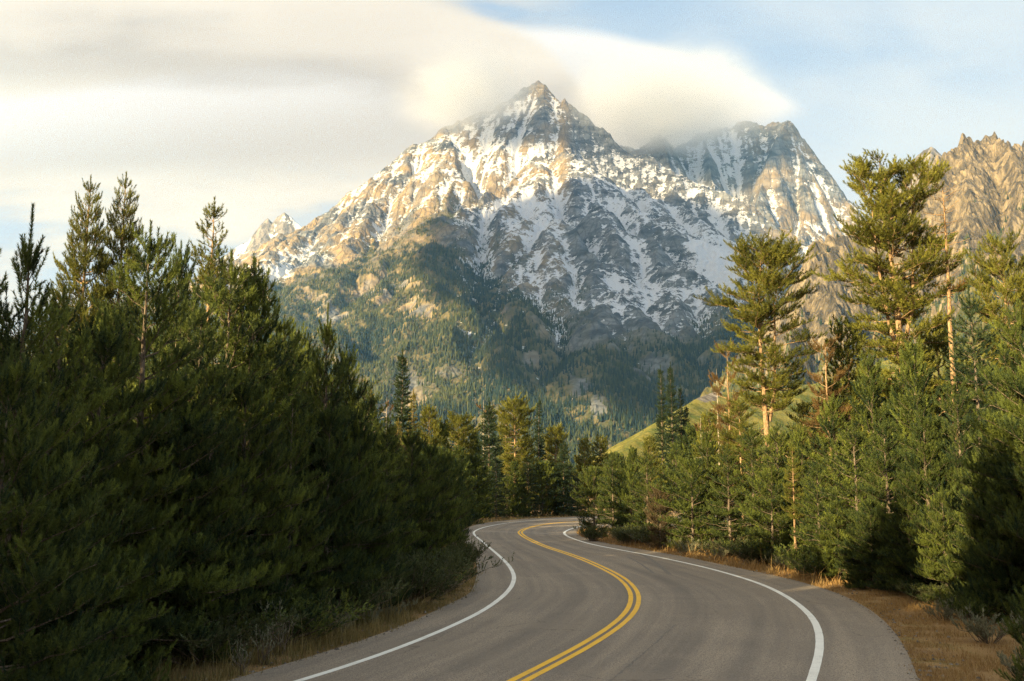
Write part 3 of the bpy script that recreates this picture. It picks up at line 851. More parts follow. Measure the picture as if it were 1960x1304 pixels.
def grow(seed, H, c0, radius, whorl, nper, elev, curve, lod, tl=0.2, tsp=0.10, upness=0.45, gap=0.0, side=True, r0=None, stems=None, limb=1.0, dead=0, dead_top=0, clump=None, leader=0.6,
         bare=0.25, side_ang=(0.5, 1.0), wob=0.04):
    """one conifer: returns (wood mesh arrays, foliage arrays). radius, elev, curve are functions of the share of crown height"""
    rs = np.random.RandomState(seed)
    per_m, ln, w = LOD[lod]
    wood = Bag(); TB, TA, TL, TT = [], [], [], []
    r0 = r0 or 0.012 * H + 0.02
    zz = np.linspace(0, 1, 14)
    if stems is None:
        wx = np.cumsum(rs.randn(14) * wob) * H / 30; wy = np.cumsum(rs.randn(14) * wob) * H / 30
        stems = [(np.stack([wx - wx[0], wy - wy[0], zz * H], 1), r0)]
    for P, r in stems:
        rad = r * (1 - 0.93 * (P[:, 2] / H) ** 1.15).clip(0.05); rad[0] *= 1.2
        P = P.copy(); P[0, 2] -= 0.25 if P[0, 2] < 0.5 else 0
        wood.add(tube(P, rad, 9 if lod == 'near' else 7 if lod == 'mid' else 5))

    def on_stem(z):
        ok = [s for s in stems if s[0][0, 2] <= z <= s[0][-1, 2] + 1e-6] or [stems[0]]
        P, r = ok[rs.randint(len(ok))]
        return np.array([np.interp(z, P[:, 2], P[:, k]) for k in range(3)]), r * (1 - 0.93 * (z / H) ** 1.15)

    def twigs(P, T, lat, start, tlen, tint0, sp):
        """shoots along one line of points"""
        L = np.linalg.norm(P[-1] - P[0]); n = max(2, int(L * (1 - start) / sp))
        s = start + (1 - start) * (np.arange(n) + rs.rand(n) * .8) / n; s = np.clip(s, 0, 1); s[-1] = 1
        f = s * (len(P) - 1); i = np.minimum(f.astype(int), len(P) - 2); f = (f - i)[:, None]
        b = P[i] * (1 - f) + P[i + 1] * f
        sg = np.where(np.arange(n) % 2, 1, -1)[:, None] * (0.35 + 0.8 * rs.rand(n, 1)); sg[-1] = 0
        a = unit(T * 0.75 + lat * sg + np.array((0, 0, 1.0)) * upness * (0.4 + rs.rand(n, 1)) + rs.randn(n, 3) * 0.18)
        TB.append(b); TA.append(a); TL.append(tlen * (0.6 + 0.7 * rs.rand(n))); TT.append(np.clip(tint0 + rs.randn(n) * 0.2, 0, 1))

    z = c0 * H; up = np.array((0, 0, 1.0))
    while z < H * 0.985:
        tt = (z - c0 * H) / (H - c0 * H)
        nb = nper + rs.randint(-1, 2); ph = rs.rand() * 6.28
        for b in range(max(2, nb)):
            if rs.rand() < gap: continue
            zb = min(max(z + (rs.rand() - .5) * whorl * 0.7, 0.06), H * 0.985)
            o, rst = on_stem(zb)
            L = radius(tt) * (0.72 + 0.5 * rs.rand())
            if L < 0.08: continue
            az = ph + b * 6.283 / nb + rs.randn() * 0.22
            el = elev(tt) + rs.randn() * 0.12
            hd = np.array((math.cos(az), math.sin(az), 0)); lat = np.array((-hd[1], hd[0], 0))
            n = 6; s = np.linspace(0, 1, n)[:, None]
            cv = curve(tt) if callable(curve) else curve
            P = o + hd * (s * L * math.cos(el)) + up * (s * L * math.sin(el) + cv * L * s ** 2) + lat * (s ** 2 * L * rs.randn() * 0.12)
            if lod != 'far': P = P + np.r_[np.zeros((1, 3)), rs.randn(n - 1, 3) * 0.018 * L]
            rb = min(rst * 0.55, (0.006 + 0.011 * L) * limb)
            isdead = tt > 1 - dead_top
            wood.add(tube(P, np.linspace(rb, 0.003 if lod == 'near' else 0.006, n), 4 if lod != 'far' else 3))
            T = unit(P[-1] - P[1]); tint0 = rs.rand() * 0.55 + 0.1
            if isdead: continue
            twigs(P, T, lat, bare if not clump else 0.6, tl, tint0, tsp)
            if side and L > 0.4:
                sp = 0.15 if lod == 'near' else (0.13 if clump else 0.2) if lod == 'mid' else 0.2
                s0 = bare if not clump else clump
                m = max(2, int(L * (1 - s0) / sp))
                for q in range(m):
                    f = s0 + (1 - s0) * (q + rs.rand() * 0.6) / m
                    f = min(f, 0.97); k = f * (n - 1); i = int(k); pb = P[i] * (1 - k + i) + P[min(i + 1, n - 1)] * (k - i)
                    ang = (1 if q % 2 else -1) * (side_ang[0] + (side_ang[1] - side_ang[0]) * rs.rand())
                    sl = (0.12 + 0.46 * L * (1 - f)) * (0.7 + 0.6 * rs.rand()) if not clump else (0.2 + 0.24 * L) * (0.6 + 0.7 * rs.rand())
                    dr = unit(T * math.cos(ang) + lat * math.sin(ang) + up * (upness * 0.35 + (rs.randn() * 0.28 if clump else rs.randn() * 0.12)))
                    SP = pb + dr * (np.linspace(0, 1, 3)[:, None] * sl) + up * (np.linspace(0, 1, 3)[:, None] ** 2 * sl * 0.15)
                    if lod == 'near' or (clump and lod == 'mid'): wood.add(tube(SP, (0.006, 0.004, 0.002), 3))
                    twigs(SP, dr, unit(np.cross(dr, up)), 0.2, tl, tint0 + rs.randn() * 0.12, tsp)
        z += whorl * (0.75 + 0.5 * rs.rand()) * (1.0 if tt < 0.8 else 0.75)
    # dead limbs below the crown
    for q in range(dead):
        zb = c0 * H * (0.25 + 0.75 * rs.rand()) if c0 > 0.1 else H * (0.05 + 0.25 * rs.rand()); o, rst = on_stem(zb); az = rs.rand() * 6.28; L = (0.5 + 1.3 * rs.rand()) * H / 12
        hd = np.array((math.cos(az), math.sin(az), 0)); lat = np.array((-hd[1], hd[0], 0)); n = 7; s = np.linspace(0, 1, n)[:, None]
        P = o + hd * s * L + up * (s * L * (rs.rand() * 0.7 - 0.35) - s ** 2 * L * 0.25) + np.r_[np.zeros((1, 3)), rs.randn(n - 1, 3) * 0.05 * L]
        wood.add(tube(P, np.linspace(0.010 + 0.014 * L, 0.004, n), 4))
        for e in range(3):
            i = rs.randint(2, n); d2 = unit(hd * 0.7 + lat * rs.randn() + up * rs.randn() * 0.5)
            wood.add(tube(P[i] + d2 * np.linspace(0, 1, 3)[:, None] * L * 0.3 * rs.rand(), (0.007, 0.005, 0.003), 3))
    # leaders
    if leader:
        for P, r in stems:
            tip = P[-1]
            k = 6 if lod == 'near' else 4
            az = rs.rand(k) * 6.28; h = np.r_[leader, leader * (0.35 + 0.3 * rs.rand(k - 1))]
            ax = unit(np.stack([np.cos(az) * 0.5, np.sin(az) * 0.5, np.ones(k)], 1)); ax[0] = (0, 0, 1)
            for _ in range(2): TB.append(np.repeat(tip[None], k, 0) - np.array((0, 0, .5 * leader))); TA.append(ax); TL.append(h); TT.append(np.full(k, 0.35))
    if not TB: return (np.concatenate(wood.V), wood.F), None
    fol = needles(np.concatenate(TB), np.concatenate(TA), np.concatenate(TL), np.concatenate(TT), per_m, ln, w, rs)
    return (np.concatenate(wood.V), wood.F), fol


def foliage_mat(name, dark, light, hue_dark=None, trans=0.38):
    m, t, out = material(name)
    ti = attr(t, 'tint'); ro = obj_random(t)
    c = mixc(t, ti, dark, light)
    c = mixc(t, ro * 0.45, c, hue_dark or dark)
    df = t.nodes.new('ShaderNodeBsdfPrincipled'); put(t, df.inputs['Base Color'], c)
    df.inputs['Roughness'].default_value = 0.6; df.inputs['Specular IOR Level'].default_value = 0.25
    tr = t.nodes.new('ShaderNodeBsdfTranslucent'); put(t, tr.inputs['Color'], c)
    mx = t.nodes.new('ShaderNodeMixShader'); mx.inputs[0].default_value = trans
    t.links.new(df.outputs[0], mx.inputs[1]); t.links.new(tr.outputs[0], mx.inputs[2])
    t.links.new(mx.outputs[0], out.inputs['Surface'])
    return m


def bark_mat(name, a, b):
    m, t, out = material(name)
    pos = coords(t, 'Object')
    g = noise(t, vscale(t, pos, (9, 9, 2.2)), 1.0, 6, 0.65); f = noise(t, pos, 30.0, 4, 0.7)
    pl_ = voronoi(t, vscale(t, pos, (14, 14, 4.5)), 1.0, 'DISTANCE_TO_EDGE').step(0.0, 0.16)
    c = mixc(t, (g * 0.8 + f * 0.3).step(0.38, 0.68), a, b)
    c = mixc(t, pl_ * 0.6 + 0.4, (a[0] * .4, a[1] * .4, a[2] * .4), c)
    principled(t, out, c, 0.9, bump(t, pl_ * 0.7 + g * 0.5, 0.7, 0.02), 0.1)
    return m


FOL = {
    'pine': foliage_mat('young_pine_needles', (0.013, 0.031, 0.018), (0.255, 0.285, 0.046), (0.024, 0.050, 0.020)),
    'old': foliage_mat('mature_pine_needles', (0.060, 0.070, 0.013), (0.36, 0.335, 0.052), (0.07, 0.082, 0.018)),
    'fir': foliage_mat('fir_needles', (0.022, 0.046, 0.024), (0.085, 0.11, 0.038), (0.022, 0.046, 0.026)),
    'gold': foliage_mat('yellowing_needles', (0.15, 0.135, 0.024), (0.36, 0.27, 0.06), (0.17, 0.14, 0.03)),
    'rust': foliage_mat('dead_rusty_needles', (0.12, 0.066, 0.026), (0.29, 0.165, 0.055), (0.12, 0.085, 0.028)),
    'dull': foliage_mat('brownish_needles', (0.085, 0.060, 0.035), (0.20, 0.135, 0.065), (0.09, 0.075, 0.04)),
}
BARK = {
    'orange': bark_mat('golden_pine_bark', (0.26, 0.15, 0.075), (0.50, 0.33, 0.18)),
    'grey': bark_mat('grey_brown_bark', (0.11, 0.08, 0.055), (0.25, 0.19, 0.135)),
    'pale': bark_mat('bleached_wood', (0.34, 0.27, 0.19), (0.58, 0.48, 0.36)),
}


def proto(kind, wood, fol, fmat, bmat, H):
    V, F = wood
    H = max(V[:, 2].max(), fol[0][:, 2].max() - 0.05 if fol is not None else 0)
    me_w = mesh_obj('trunk', V, F, BARK[bmat], smooth=True, link=False)

    d = {'H': H, 'kind': kind, 'wood': me_w, 'fol': None}
    if fol is not None:
        d['fol'] = mesh_obj('crown', fol[0], fol[1], FOL[fmat], attrs={'tint': fol[2]}, link=False)
    return d


def plant(pr, x, y, h, rot, label, cat, group=None, wide=1.0, fmat=None, z=0.0, name=None):
    """a tree standing at x, y: an empty at its foot, its trunk and its crown"""
    o = bpy.data.objects.new(name or pr['kind'], None); col.objects.link(o)
    s = h / pr['H']
    o.location = (x, y, z); o.rotation_euler = (0, 0, rot); o.scale = (s * wide, s * wide, s)
    o.empty_display_size = 0.3
    tag(o, label, cat, group)
    for key in ('wood', 'fol'):
        src = pr[key]
        if src is None: continue
        c = src.copy(); col.objects.link(c); c.parent = o
        if key == 'fol' and fmat:
            c.material_slots[0].link = 'OBJECT'; c.material_slots[0].material = FOL[fmat]
    return o


def cone(R0, p=0.85): return lambda t: R0 * max(0.0, 1 - t) ** p + 0.10


def crown_top(R0): return lambda t: R0 * (0.5 + 0.45 * min(1.0, t / 0.6)) * max(0.30, 1 - max(0.0, t - 0.70) ** 1.6 * 4.2)


def dome(R0): return lambda t: R0 * (0.55 + 0.45 * math.sin(min(1, t * 1.6) * 1.57)) * max(0.06, 1 - max(0, t - 0.55) ** 1.6 * 2.9)


def young(seed, H, R0, lod, **k):
    a = dict(c0=0.03, radius=cone(R0, 0.58), whorl=0.42 if lod == 'near' else 0.46, nper=6, elev=lambda t: -0.06 + 0.85 * t, curve=lambda t: 0.12, tl=0.16, tsp=0.055 if lod == 'near' else 0.075, upness=0.75, leader=0.6)
    a.update(k)
    return grow(seed, H, lod=lod, **a)


PR = {}
PR['young1'] = proto('young_pine', *young(1, 7.0, 1.75, 'near', gap=0.08, dead=7), 'pine', 'grey', 7.0)
PR['young2'] = proto('young_pine', *young(2, 7.5, 1.6, 'near', gap=0.14, elev=lambda t: 0.2 + 0.8 * t, tl=0.21, dead=9), 'pine', 'grey', 7.5)
PR['young3'] = proto('young_pine', *young(3, 6.0, 1.9, 'near', tl=0.22, gap=0.05), 'pine', 'grey', 6.0)
PR['young4'] = proto('young_pine', *young(4, 7.5, 1.9, 'mid', gap=0.08), 'pine', 'grey', 7.5)
PR['young5'] = proto('young_pine', *young(5, 8.0, 1.6, 'mid', gap=0.15, elev=lambda t: 0.2 + 0.75 * t, tl=0.28), 'pine', 'grey', 8.0)
PR['young6'] = proto('young_pine', *young(6, 5.0, 1.8, 'mid', c0=0.02, tl=0.22, radius=dome(1.6)), 'pine', 'grey', 5.0)
PR['candle'] = proto('young_pine', *young(8, 7.5, 1.75, 'near', whorl=0.5, nper=5, gap=0.18, elev=lambda t: 0.15 + 1.05 * t, tl=0.26, tsp=0.08, radius=cone(1.8, 0.9), leader=0.85, side_ang=(0.35, 0.75), upness=0.6), 'pine', 'grey', 7.5)
PR['sapling'] = proto('pine_sapling', *grow(7, 1.3, 0.05, cone(0.42, .6), 0.22, 5, lambda t: 0.5 + 0.5 * t, 0.3, 'near', tl=0.3, tsp=0.12, leader=0.4, r0=0.02), 'pine', 'grey', 1.3)


def lean(H, x0, y0, pts):
    P = np.array([(x, y, z * H) for x, y, z in pts], float)
    zz = np.linspace(P[0, 2], P[-1, 2], 14)
    return np.stack([np.interp(zz, P[:, 2], P[:, 0]), np.interp(zz, P[:, 2], P[:, 1]), zz], 1)


def mature(seed, H, c0, R0, stems=None, **k):
    a = dict(radius=crown_top(R0), whorl=0.42, nper=7, elev=lambda t: 0.0 + 0.6 * t ** 2, curve=lambda t: 0.12, tl=0.21, tsp=0.06, gap=0.24, clump=0.28, dead=12, leader=0.35, limb=1.5, upness=0.6, side_ang=(0.4, 1.1))
    a.update(k)
    return grow(seed, H, c0, lod=k.get('lod', 'mid'), stems=stems, **{q: v for q, v in a.items() if q != 'lod'})


H = 14.0
PR['tall_twin'] = proto('tall_pine', *mature(11, H, 0.46, 1.75, [(lean(H, 0, 0, [(0.15, 0, 0), (0.05, 0, .3), (-.12, 0, .6), (-.15, 0, .8), (0.05, 0, 1.0)]), 0.17),
                                                                (lean(H, 0, 0, [(0.14, 0.1, .42), (0.42, 0.1, .52), (.52, 0.1, .75), (.45, 0, .95)]), 0.12)], r0=0.19), 'old', 'orange', H)
H = 15.8
PR['tall_fork'] = proto('tall_pine', *mature(12, H, 0.36, 1.75, [(lean(H, 0, 0, [(0.3, 0, 0), (0.2, 0, .3), (0.0, 0, .5), (-.05, 0, .7), (-.35, 0, .85), (-.4, 0, .97)]), 0.21),
                                                                (lean(H, 0, 0, [(0.02, 0, .48), (-.3, .1, .58), (-.62, .1, .75), (-.75, 0, .93)]), 0.13),
                                                                (lean(H, 0, 0, [(0.0, 0, .5), (.45, -.1, .62), (.7, 0, .8), (.75, 0, 1.0)]), 0.14)], r0=0.22, gap=0.15), 'old', 'orange', H)
PR['tall1'] = proto('tall_pine', *mature(13, 13.0, 0.42, 1.5, ), 'old', 'orange', 13.0)
PR['tall2'] = proto('tall_pine', *mature(14, 12.0, 0.36, 1.7, radius=lambda t: 1.9 * (1 - t) ** 0.6 + 0.25), 'old', 'orange', 12.0)
PR['tall3'] = proto('tall_pine', *mature(19, 13.0, 0.34, 1.4, radius=lambda t: 1.75 * (1 - t) ** 0.85 + 0.14, gap=0.16, leader=0.5, elev=lambda t: 0.02 + 0.4 * t), 'old', 'orange', 13.0)
PR['thin'] = proto('thin_pine', *mature(15, 11.0, 0.42, 0.8, gap=0.30, whorl=0.42, radius=lambda t: 0.95 * (1 - t) ** 0.75 + 0.14, leader=0.5), 'old', 'orange', 11.0)
PR['snag'] = proto('dead_pine', *mature(16, 13.5, 0.70, 0.95, whorl=0.42, dead_top=1.0, leader=0, dead=10, gap=0.1, elev=lambda t: 0.25 - 0.3 * (1 - t), limb=0.9), 'rust', 'orange', 13.5)
PR['rusty'] = proto('dying_pine', *mature(17, 9.0, 0.25, 0.85, gap=0.66, whorl=0.6, dead=26, leader=0.1), 'rust', 'orange', 9.0)
PR['bare'] = proto('dead_pine', *grow(18, 6.0, 0.9, cone(0.2), 0.5, 3, lambda t: 0.1, 0.0, 'far', dead=16, leader=0, dead_top=1.0, r0=0.075), 'rust', 'pale', 6.0)


def fir(seed, H, R0, lod='far', p=0.9, **k):
    a = dict(c0=0.05, radius=cone(R0, p), whorl=0.36, nper=6, elev=lambda t: -0.35 + 0.7 * t, curve=lambda t: 0.1, tl=0.26, tsp=0.16, upness=0.12, leader=0.8, bare=0.12, side=True)
    a.update(k)
    return grow(seed, H, lod=lod, **a)


PR['spire1'] = proto('spire_fir', *fir(21, 16.0, 1.35), 'fir', 'grey', 16.0)
PR['spire2'] = proto('spire_fir', *fir(22, 15.0, 1.05, c0=0.1, gap=0.12), 'fir', 'grey', 15.0)
PR['fir1'] = proto('fir_tree', *fir(23, 11.0, 2.1, p=0.8), 'fir', 'grey', 11.0)
PR['fir2'] = proto('fir_tree', *fir(24, 8.0, 1.7, 'mid', p=0.75, whorl=0.34), 'fir', 'grey', 8.0)
PR['far1'] = proto('pine_tree', *young(31, 9.0, 1.9, 'far', tsp=0.2, tl=0.32, gap=0.06), 'pine', 'grey', 9.0)
PR['far2'] = proto('pine_tree', *young(32, 7.0, 2.1, 'far', tsp=0.2, tl=0.3, radius=dome(1.9)), 'pine', 'grey', 7.0)
PR['far3'] = proto('pine_tree', *mature(33, 13.0, 0.35, 2.1, lod='far', tsp=0.12, tl=0.3, whorl=0.45, nper=6, dead=6, gap=0.2), 'old', 'orange', 13.0)
PR['far4'] = proto('pine_tree', *mature(34, 12.0, 0.2, 1.8, lod='far', tsp=0.12, tl=0.3, whorl=0.42, nper=6, dead=4, gap=0.12, radius=lambda t: 2.0 * (1 - t) ** 0.65 + 0.2), 'old', 'orange', 12.0)


# ------------------------------------------------------------------ planting
rp = np.random.RandomState(77)
PLANTED = []


def T(px, top, Yd, pr, label, group=None, wide=1.0, fmat=None, cat='pine tree', rot=None):
    p = at(px, top, Yd)
    PLANTED.append((p[0], Yd))
    return plant(PR[pr], p[0], Yd, max(0.8, p[2]), rp.rand() * 6.28 if rot is None else rot, label, cat, group, wide, fmat)


# --- left of the road, the trees one can tell apart
T(60, 390, 12.5, 'candle', 'dark young pine with long upright candle shoots, tallest at the left edge of the photo', rot=0.4)
T(-45, 470, 13.0, 'young1', 'dark pine cut off by the left border of the photo, only branch tips showing')
T(170, 334, 34, 'tall3', 'tall sunlit open crowned pine, left of the close pair above the left forest', wide=0.72)
T(238, 326, 35, 'tall3', 'tall darker pointed pine, right of the close pair above the left forest', wide=0.7)
T(288, 424, 17.5, 'young1', 'large bushy pine before the tall pair, with bare dead limbs low down', wide=1.0, rot=2.0)
T(347, 454, 22, 'young5', 'slim pine with a single thin leader standing out beside the sparse lone pine', wide=0.7)
T(413, 377, 33, 'thin', 'sparse lone pine with an open airy crown against the pale sky on the left', rot=1.0, wide=1.0)
T(446, 476, 21, 'young4', 'bright green sunlit pine with several pointed tops right of the sparse lone pine')
T(490, 487, 21.6, 'young5', 'sunlit pine joined to the right side of the bright green many topped pine', wide=1.0)
T(530, 592, 23, 'young1', 'bushy pine overlapping the forested mountain foot, left of the dense topped dark pine')
T(566, 612, 27, 'young5', 'small dark pine top peeping up left of the dense topped dark pine')
T(630, 580, 24, 'candle', 'dark pine with a tall dense top standing against the wooded mountain slope', wide=1.05, rot=3.0)
T(592, 636, 27.5, 'young4', 'dark pine close behind the left shoulder of the dense topped pine against the mountain')
T(664, 655, 25.5, 'young5', 'dark pine close behind the right shoulder of the dense topped pine against the mountain')
T(700, 722, 27, 'young4', 'dark round topped pine where the left forest skyline drops towards the fir spire')
T(122, 548, 14.8, 'young1', 'dark pine filling the gap between the candle shoot pine and the tall pair')
T(205, 590, 16, 'young3', 'dark broad pine in the shade below the tall pair')
T(385, 560, 19.5, 'young1', 'half shaded pine below the sparse lone pine')
row = [(20, 660, 11.2, 'young3'), (95, 770, 13.2, 'young3'), (180, 800, 15.2, 'young1'), (335, 700, 17.8, 'young3'), (410, 690, 18.8, 'young1'), (475, 700, 19.8, 'young3'), (560, 735, 21.2, 'young1'),
       (632, 765, 22.8, 'young3'), (692, 800, 25.2, 'young3'), (742, 805, 28, 'young1'), (790, 815, 31, 'young3'), (826, 838, 34.5, 'young3'), (852, 855, 40, 'young6'), (872, 872, 47, 'young6'), (868, 880, 56, 'young4')]
ORD = ['first', 'second', 'third', 'fourth', 'fifth', 'sixth', 'seventh', 'eighth', 'ninth', 'tenth', 'eleventh', 'twelfth', 'thirteenth', 'fourteenth', 'fifteenth', 'sixteenth', 'seventeenth', 'eighteenth', 'nineteenth', 'twentieth',
       'twenty-first', 'twenty-second', 'twenty-third', 'twenty-fourth', 'twenty-fifth', 'twenty-sixth']
for k, (px, top, Yd, pr) in enumerate(row):
    T(px, top, Yd, pr, f'dark shaded pine in the front row along the left verge, {ORD[k]} from the left border', 'front row of pines along the left verge', wide=0.9 if k > 11 else 0.95)
T(748, 806, 44, 'young4', 'reddish brown withering pine in the shaded forest left of the road, taller of two', fmat='dull')
T(782, 834, 47, 'young4', 'reddish brown withering pine in the shaded forest left of the road, lower of two', fmat='dull')

# --- beyond the bend
T(770, 666, 72, 'spire1', 'tallest narrow fir spire on the left, rising alone against the mountain', cat='fir tree', wide=1.1)
T(711, 746, 58, 'spire2', 'yellowish slim conifer beside the dark left forest edge, left of the tallest fir spire', cat='fir tree', fmat='gold', wide=1.3)
T(790, 744, 74, 'spire2', 'golden yellow slim conifer touching the right side of the tallest fir spire', cat='fir tree', fmat='gold')
T(764, 800, 66, 'spire2', 'small golden conifer below the tallest fir spire', cat='fir tree', fmat='gold', wide=1.2)
T(740, 760, 84, 'bare', 'bleached dead trunk just left of the tallest fir spire', cat='dead tree')
T(822, 770, 82, 'far4', 'sunlit pointed pine between the golden conifer and the round crowned pine')
T(846, 802, 84, 'far1', 'low sunlit pine at the left foot of the round crowned pine')
T(876, 784, 88, 'far3', 'sunlit pine with a broad round crown and slanting pale trunks, middle of the far stand', wide=1.15)
T(906, 826, 90, 'far1', 'low green pine between the round crowned pine and the dark pyramid fir')
T(936, 760, 98, 'fir1', 'dark broad based pyramid fir left of the golden tall pine beyond the bend', cat='fir tree', wide=0.95)
T(924, 765, 104, 'bare', 'thin dead trunk behind the dark pyramid fir', cat='dead tree')
T(986, 752, 104, 'far3', 'golden lit tall pine with a straight pale trunk beyond the bend', wide=1.05)
T(968, 792, 107, 'thin', 'thin pale stemmed pine pressed against the golden lit tall pine')
T(1031, 760, 112, 'spire2', 'slender dark fir spire right of the golden lit tall pine', cat='fir tree')
T(1064, 808, 114, 'far3', 'small lit pine with an umbrella crown right of the slender fir spire', wide=0.9)
T(1046, 838, 116, 'thin', 'thin pale trunked pine between the slender fir spire and the umbrella pine')
T(1078, 838, 102, 'fir1', 'dark green cone shaped fir at the end of the visible road', cat='fir tree', wide=0.9)
T(1010, 832, 110, 'far4', 'olive green pine between the golden tall pine and the cone shaped fir')
T(1118, 834, 118, 'far4', 'left one of two dark pine tops side by side above the bend')
T(1150, 830, 120, 'far4', 'right one of two dark pine tops side by side above the bend', wide=1.2)
T(950, 872, 94, 'fir2', 'pale green young fir lit from the left, standing at the outer edge of the bend', cat='fir tree', wide=1.1)
low = [(905, 868, 86), (880, 850, 80), (845, 846, 70), (815, 846, 63), (985, 880, 98), (1012, 872, 100), (1038, 878, 102), (1060, 884, 104), (1090, 882, 106), (925, 905, 91), (1000, 905, 99), (1105, 900, 108), (970, 910, 97)]
for k, (px, top, Yd) in enumerate(low):
    T(px, top, Yd, ['far2', 'far1', 'fir2'][k % 3], 'low dark pine in the shaded hedge of trees behind the outside of the bend', 'low dark trees behind the bend', wide=1.25)

# --- right of the road
T(1453, 430, 46, 'tall_twin', 'tall golden pine with two close trunks and flat clumped crown before the snowfield', rot=0.0, wide=1.12)
T(1702, 290, 40, 'tall_fork', 'tallest pine on the right, its golden trunk forking under a wide double crown', rot=0.0, wide=1.12)
T(1799, 345, 39, 'snag', 'dead pine with a straight golden trunk and bare rusty twigs at the top', cat='dead tree', wide=0.9)
T(1912, 430, 36, 'tall1', 'pine with a round dark crown on a clean trunk near the right edge', wide=0.85)
T(1578, 640, 41, 'rusty', 'dying pine with thin orange trunk and rusty needles between the tall golden pines', cat='dying pine')
T(1392, 650, 52, 'rusty', 'dying pine with orange needles on the left side of the twin trunked tall pine', cat='dying pine', wide=0.75)
T(1370, 705, 53, 'bare', 'bare pale dead trunk left of the twin trunked tall pine, taller of two', cat='dead tree', wide=0.6)
T(1341, 800, 55, 'bare', 'short bare snag standing in front of the grassy hill', cat='dead tree')
T(1265, 698, 106, 'spire2', 'leftmost of the dark fir spires in front of the grassy hill', cat='fir tree', wide=0.85)
T(1284, 692, 105, 'spire1', 'tallest of the dark fir spires in front of the grassy hill, second from their left', cat='fir tree', wide=0.8)
T(1303, 734, 107, 'spire2', 'third from the left of the dark fir spires in front of the grassy hill', cat='fir tree', wide=0.9)
T(1314, 772, 108, 'spire1', 'rightmost and shortest of the dark fir spires in front of the grassy hill', cat='fir tree', wide=0.9)
T(1858, 544, 32, 'fir2', 'dense blue green fir behind the front pines, left of the round dark crowned pine', cat='fir tree', wide=0.9)
T(1950, 575, 23.2, 'young1', 'large bright green bushy pine filling the right edge of the photo', wide=1.05)
T(2010, 590, 22.0, 'young3', 'green pine cut off by the right border of the photo')
T(1515, 850, 36.5, 'thin', 'slim pine with a thin bare reddish trunk at the front of the right hand trees', wide=0.9)
T(1262, 925, 48.5, 'young6', 'brownish withered pine low at the edge of the bushes on the inside of the bend', fmat='dull', wide=0.9)
T(1745, 640, 35, 'young5', 'mid green pine below the right side of the tallest forked pine')
T(1662, 668, 37.5, 'young5', 'mid green pine below the left side of the tallest forked pine')
T(1620, 600, 50, 'far4', 'olive pine showing between the dying pine and the forked pine')
T(1535, 765, 47, 'tall2', 'low crowned olive pine just right of the twin trunked tall pine', wide=1.0)
T(1415, 760, 49, 'tall2', 'olive pine crown tucked under the left side of the twin trunked tall pine', wide=1.0)
T(1790, 600, 44, 'far4', 'olive pine behind the dead golden trunk')
for px, top, Yd, pr, lab in ((1212, 852, 76, 'far1', 'small pine before the foot of the grassy hill, left of the dark fir spires'), (1243, 830, 82, 'far4', 'olive pine before the grassy hill, close on the left of the dark fir spires'),
                             (1332, 806, 66, 'far2', 'rounded pine before the grassy hill, close on the right of the dark fir spires'), (1356, 782, 64, 'far4', 'upright olive pine between the short bare snag and the orange dying pine'),
                             (1180, 862, 84, 'far2', 'low pine before the left tip of the grassy hill')):
    T(px, top, Yd, pr, lab)
rrow = [(1136, 888, 61, 'young6'), (1172, 866, 58.5, 'young4'), (1206, 880, 56, 'young6'), (1238, 862, 54.5, 'young4'), (1292, 848, 52, 'young4'), (1322, 870, 47.5, 'young6'), (1352, 818, 50, 'young5'), (1392, 850, 44.5, 'young4'),
        (1438, 812, 44.5, 'young4'), (1484, 806, 43, 'young4'), (1474, 890, 39.5, 'young6'), (1532, 812, 40, 'young5'), (1562, 880, 35.5, 'young4'), (1592, 752, 37, 'young5'), (1632, 800, 33, 'young4'), (1600, 950, 32.8, 'young3'),
        (1690, 800, 30.5, 'young1'), (1664, 950, 30.2, 'young3'), (1735, 920, 28.4, 'young3'), (1768, 780, 28, 'young2'), (1800, 930, 26.2, 'young3'), (1830, 720, 28, 'young1'), (1868, 880, 25, 'young3'), (1905, 780, 25, 'young1'), (1935, 900, 23, 'young3')]
for k, (px, top, Yd, pr) in enumerate(rrow):
    T(px, top, Yd, pr, f'green bushy pine in the front belt right of the road, {ORD[k]} from the bend', 'front belt of bushy pines right of the road', wide=1.22 if k < 20 else 1.05)

# --- the stand behind, filled in so that no gap shows
SKY_L = [(-300, 600), (0, 580), (130, 620), (250, 560), (350, 590), (480, 560), (560, 660), (650, 700), (700, 750), (750, 812), (880, 850), (1000, 858), (1110, 868), (1200, 886), (1260, 880), (1330, 850), (1400, 815), (1500, 790), (1560, 750), (1640, 700),
         (1750, 680), (1850, 650), (1960, 640), (2300, 640)]


def fill(n, pxr, Yr, protos, label, group, seed, slack=(15, 130), hmax=11.0, mind=1.6):
    rs = np.random.RandomState(seed); k = 0; tries = 0
    while k < n and tries < 4000:
        tries += 1
        px = pxr[0] + rs.rand() * (pxr[1] - pxr[0]); Yd = Yr[0] + rs.rand() ** 1.3 * (Yr[1] - Yr[0])
        top = table(px, SKY_L) + slack[0] + rs.rand() * (slack[1] - slack[0])
        p = at(px, top, Yd)
        if p[2] < 2.5: continue
        if road_dist(np.array([p[0]]), np.array([Yd]))[0] < 3.2: continue
        if min((p[0] - a) ** 2 + (Yd - b) ** 2 for a, b in PLANTED) < mind ** 2: continue
        T(px, at_top(px, Yd, min(p[2], hmax)), Yd, protos[rs.randint(len(protos))], label, group, wide=1.0 + 0.3 * rs.rand())
        k += 1


def at_top(px, Yd, h):
    return to_px((px - W0 / 2) / FPX * Yd, Yd, h)[1]


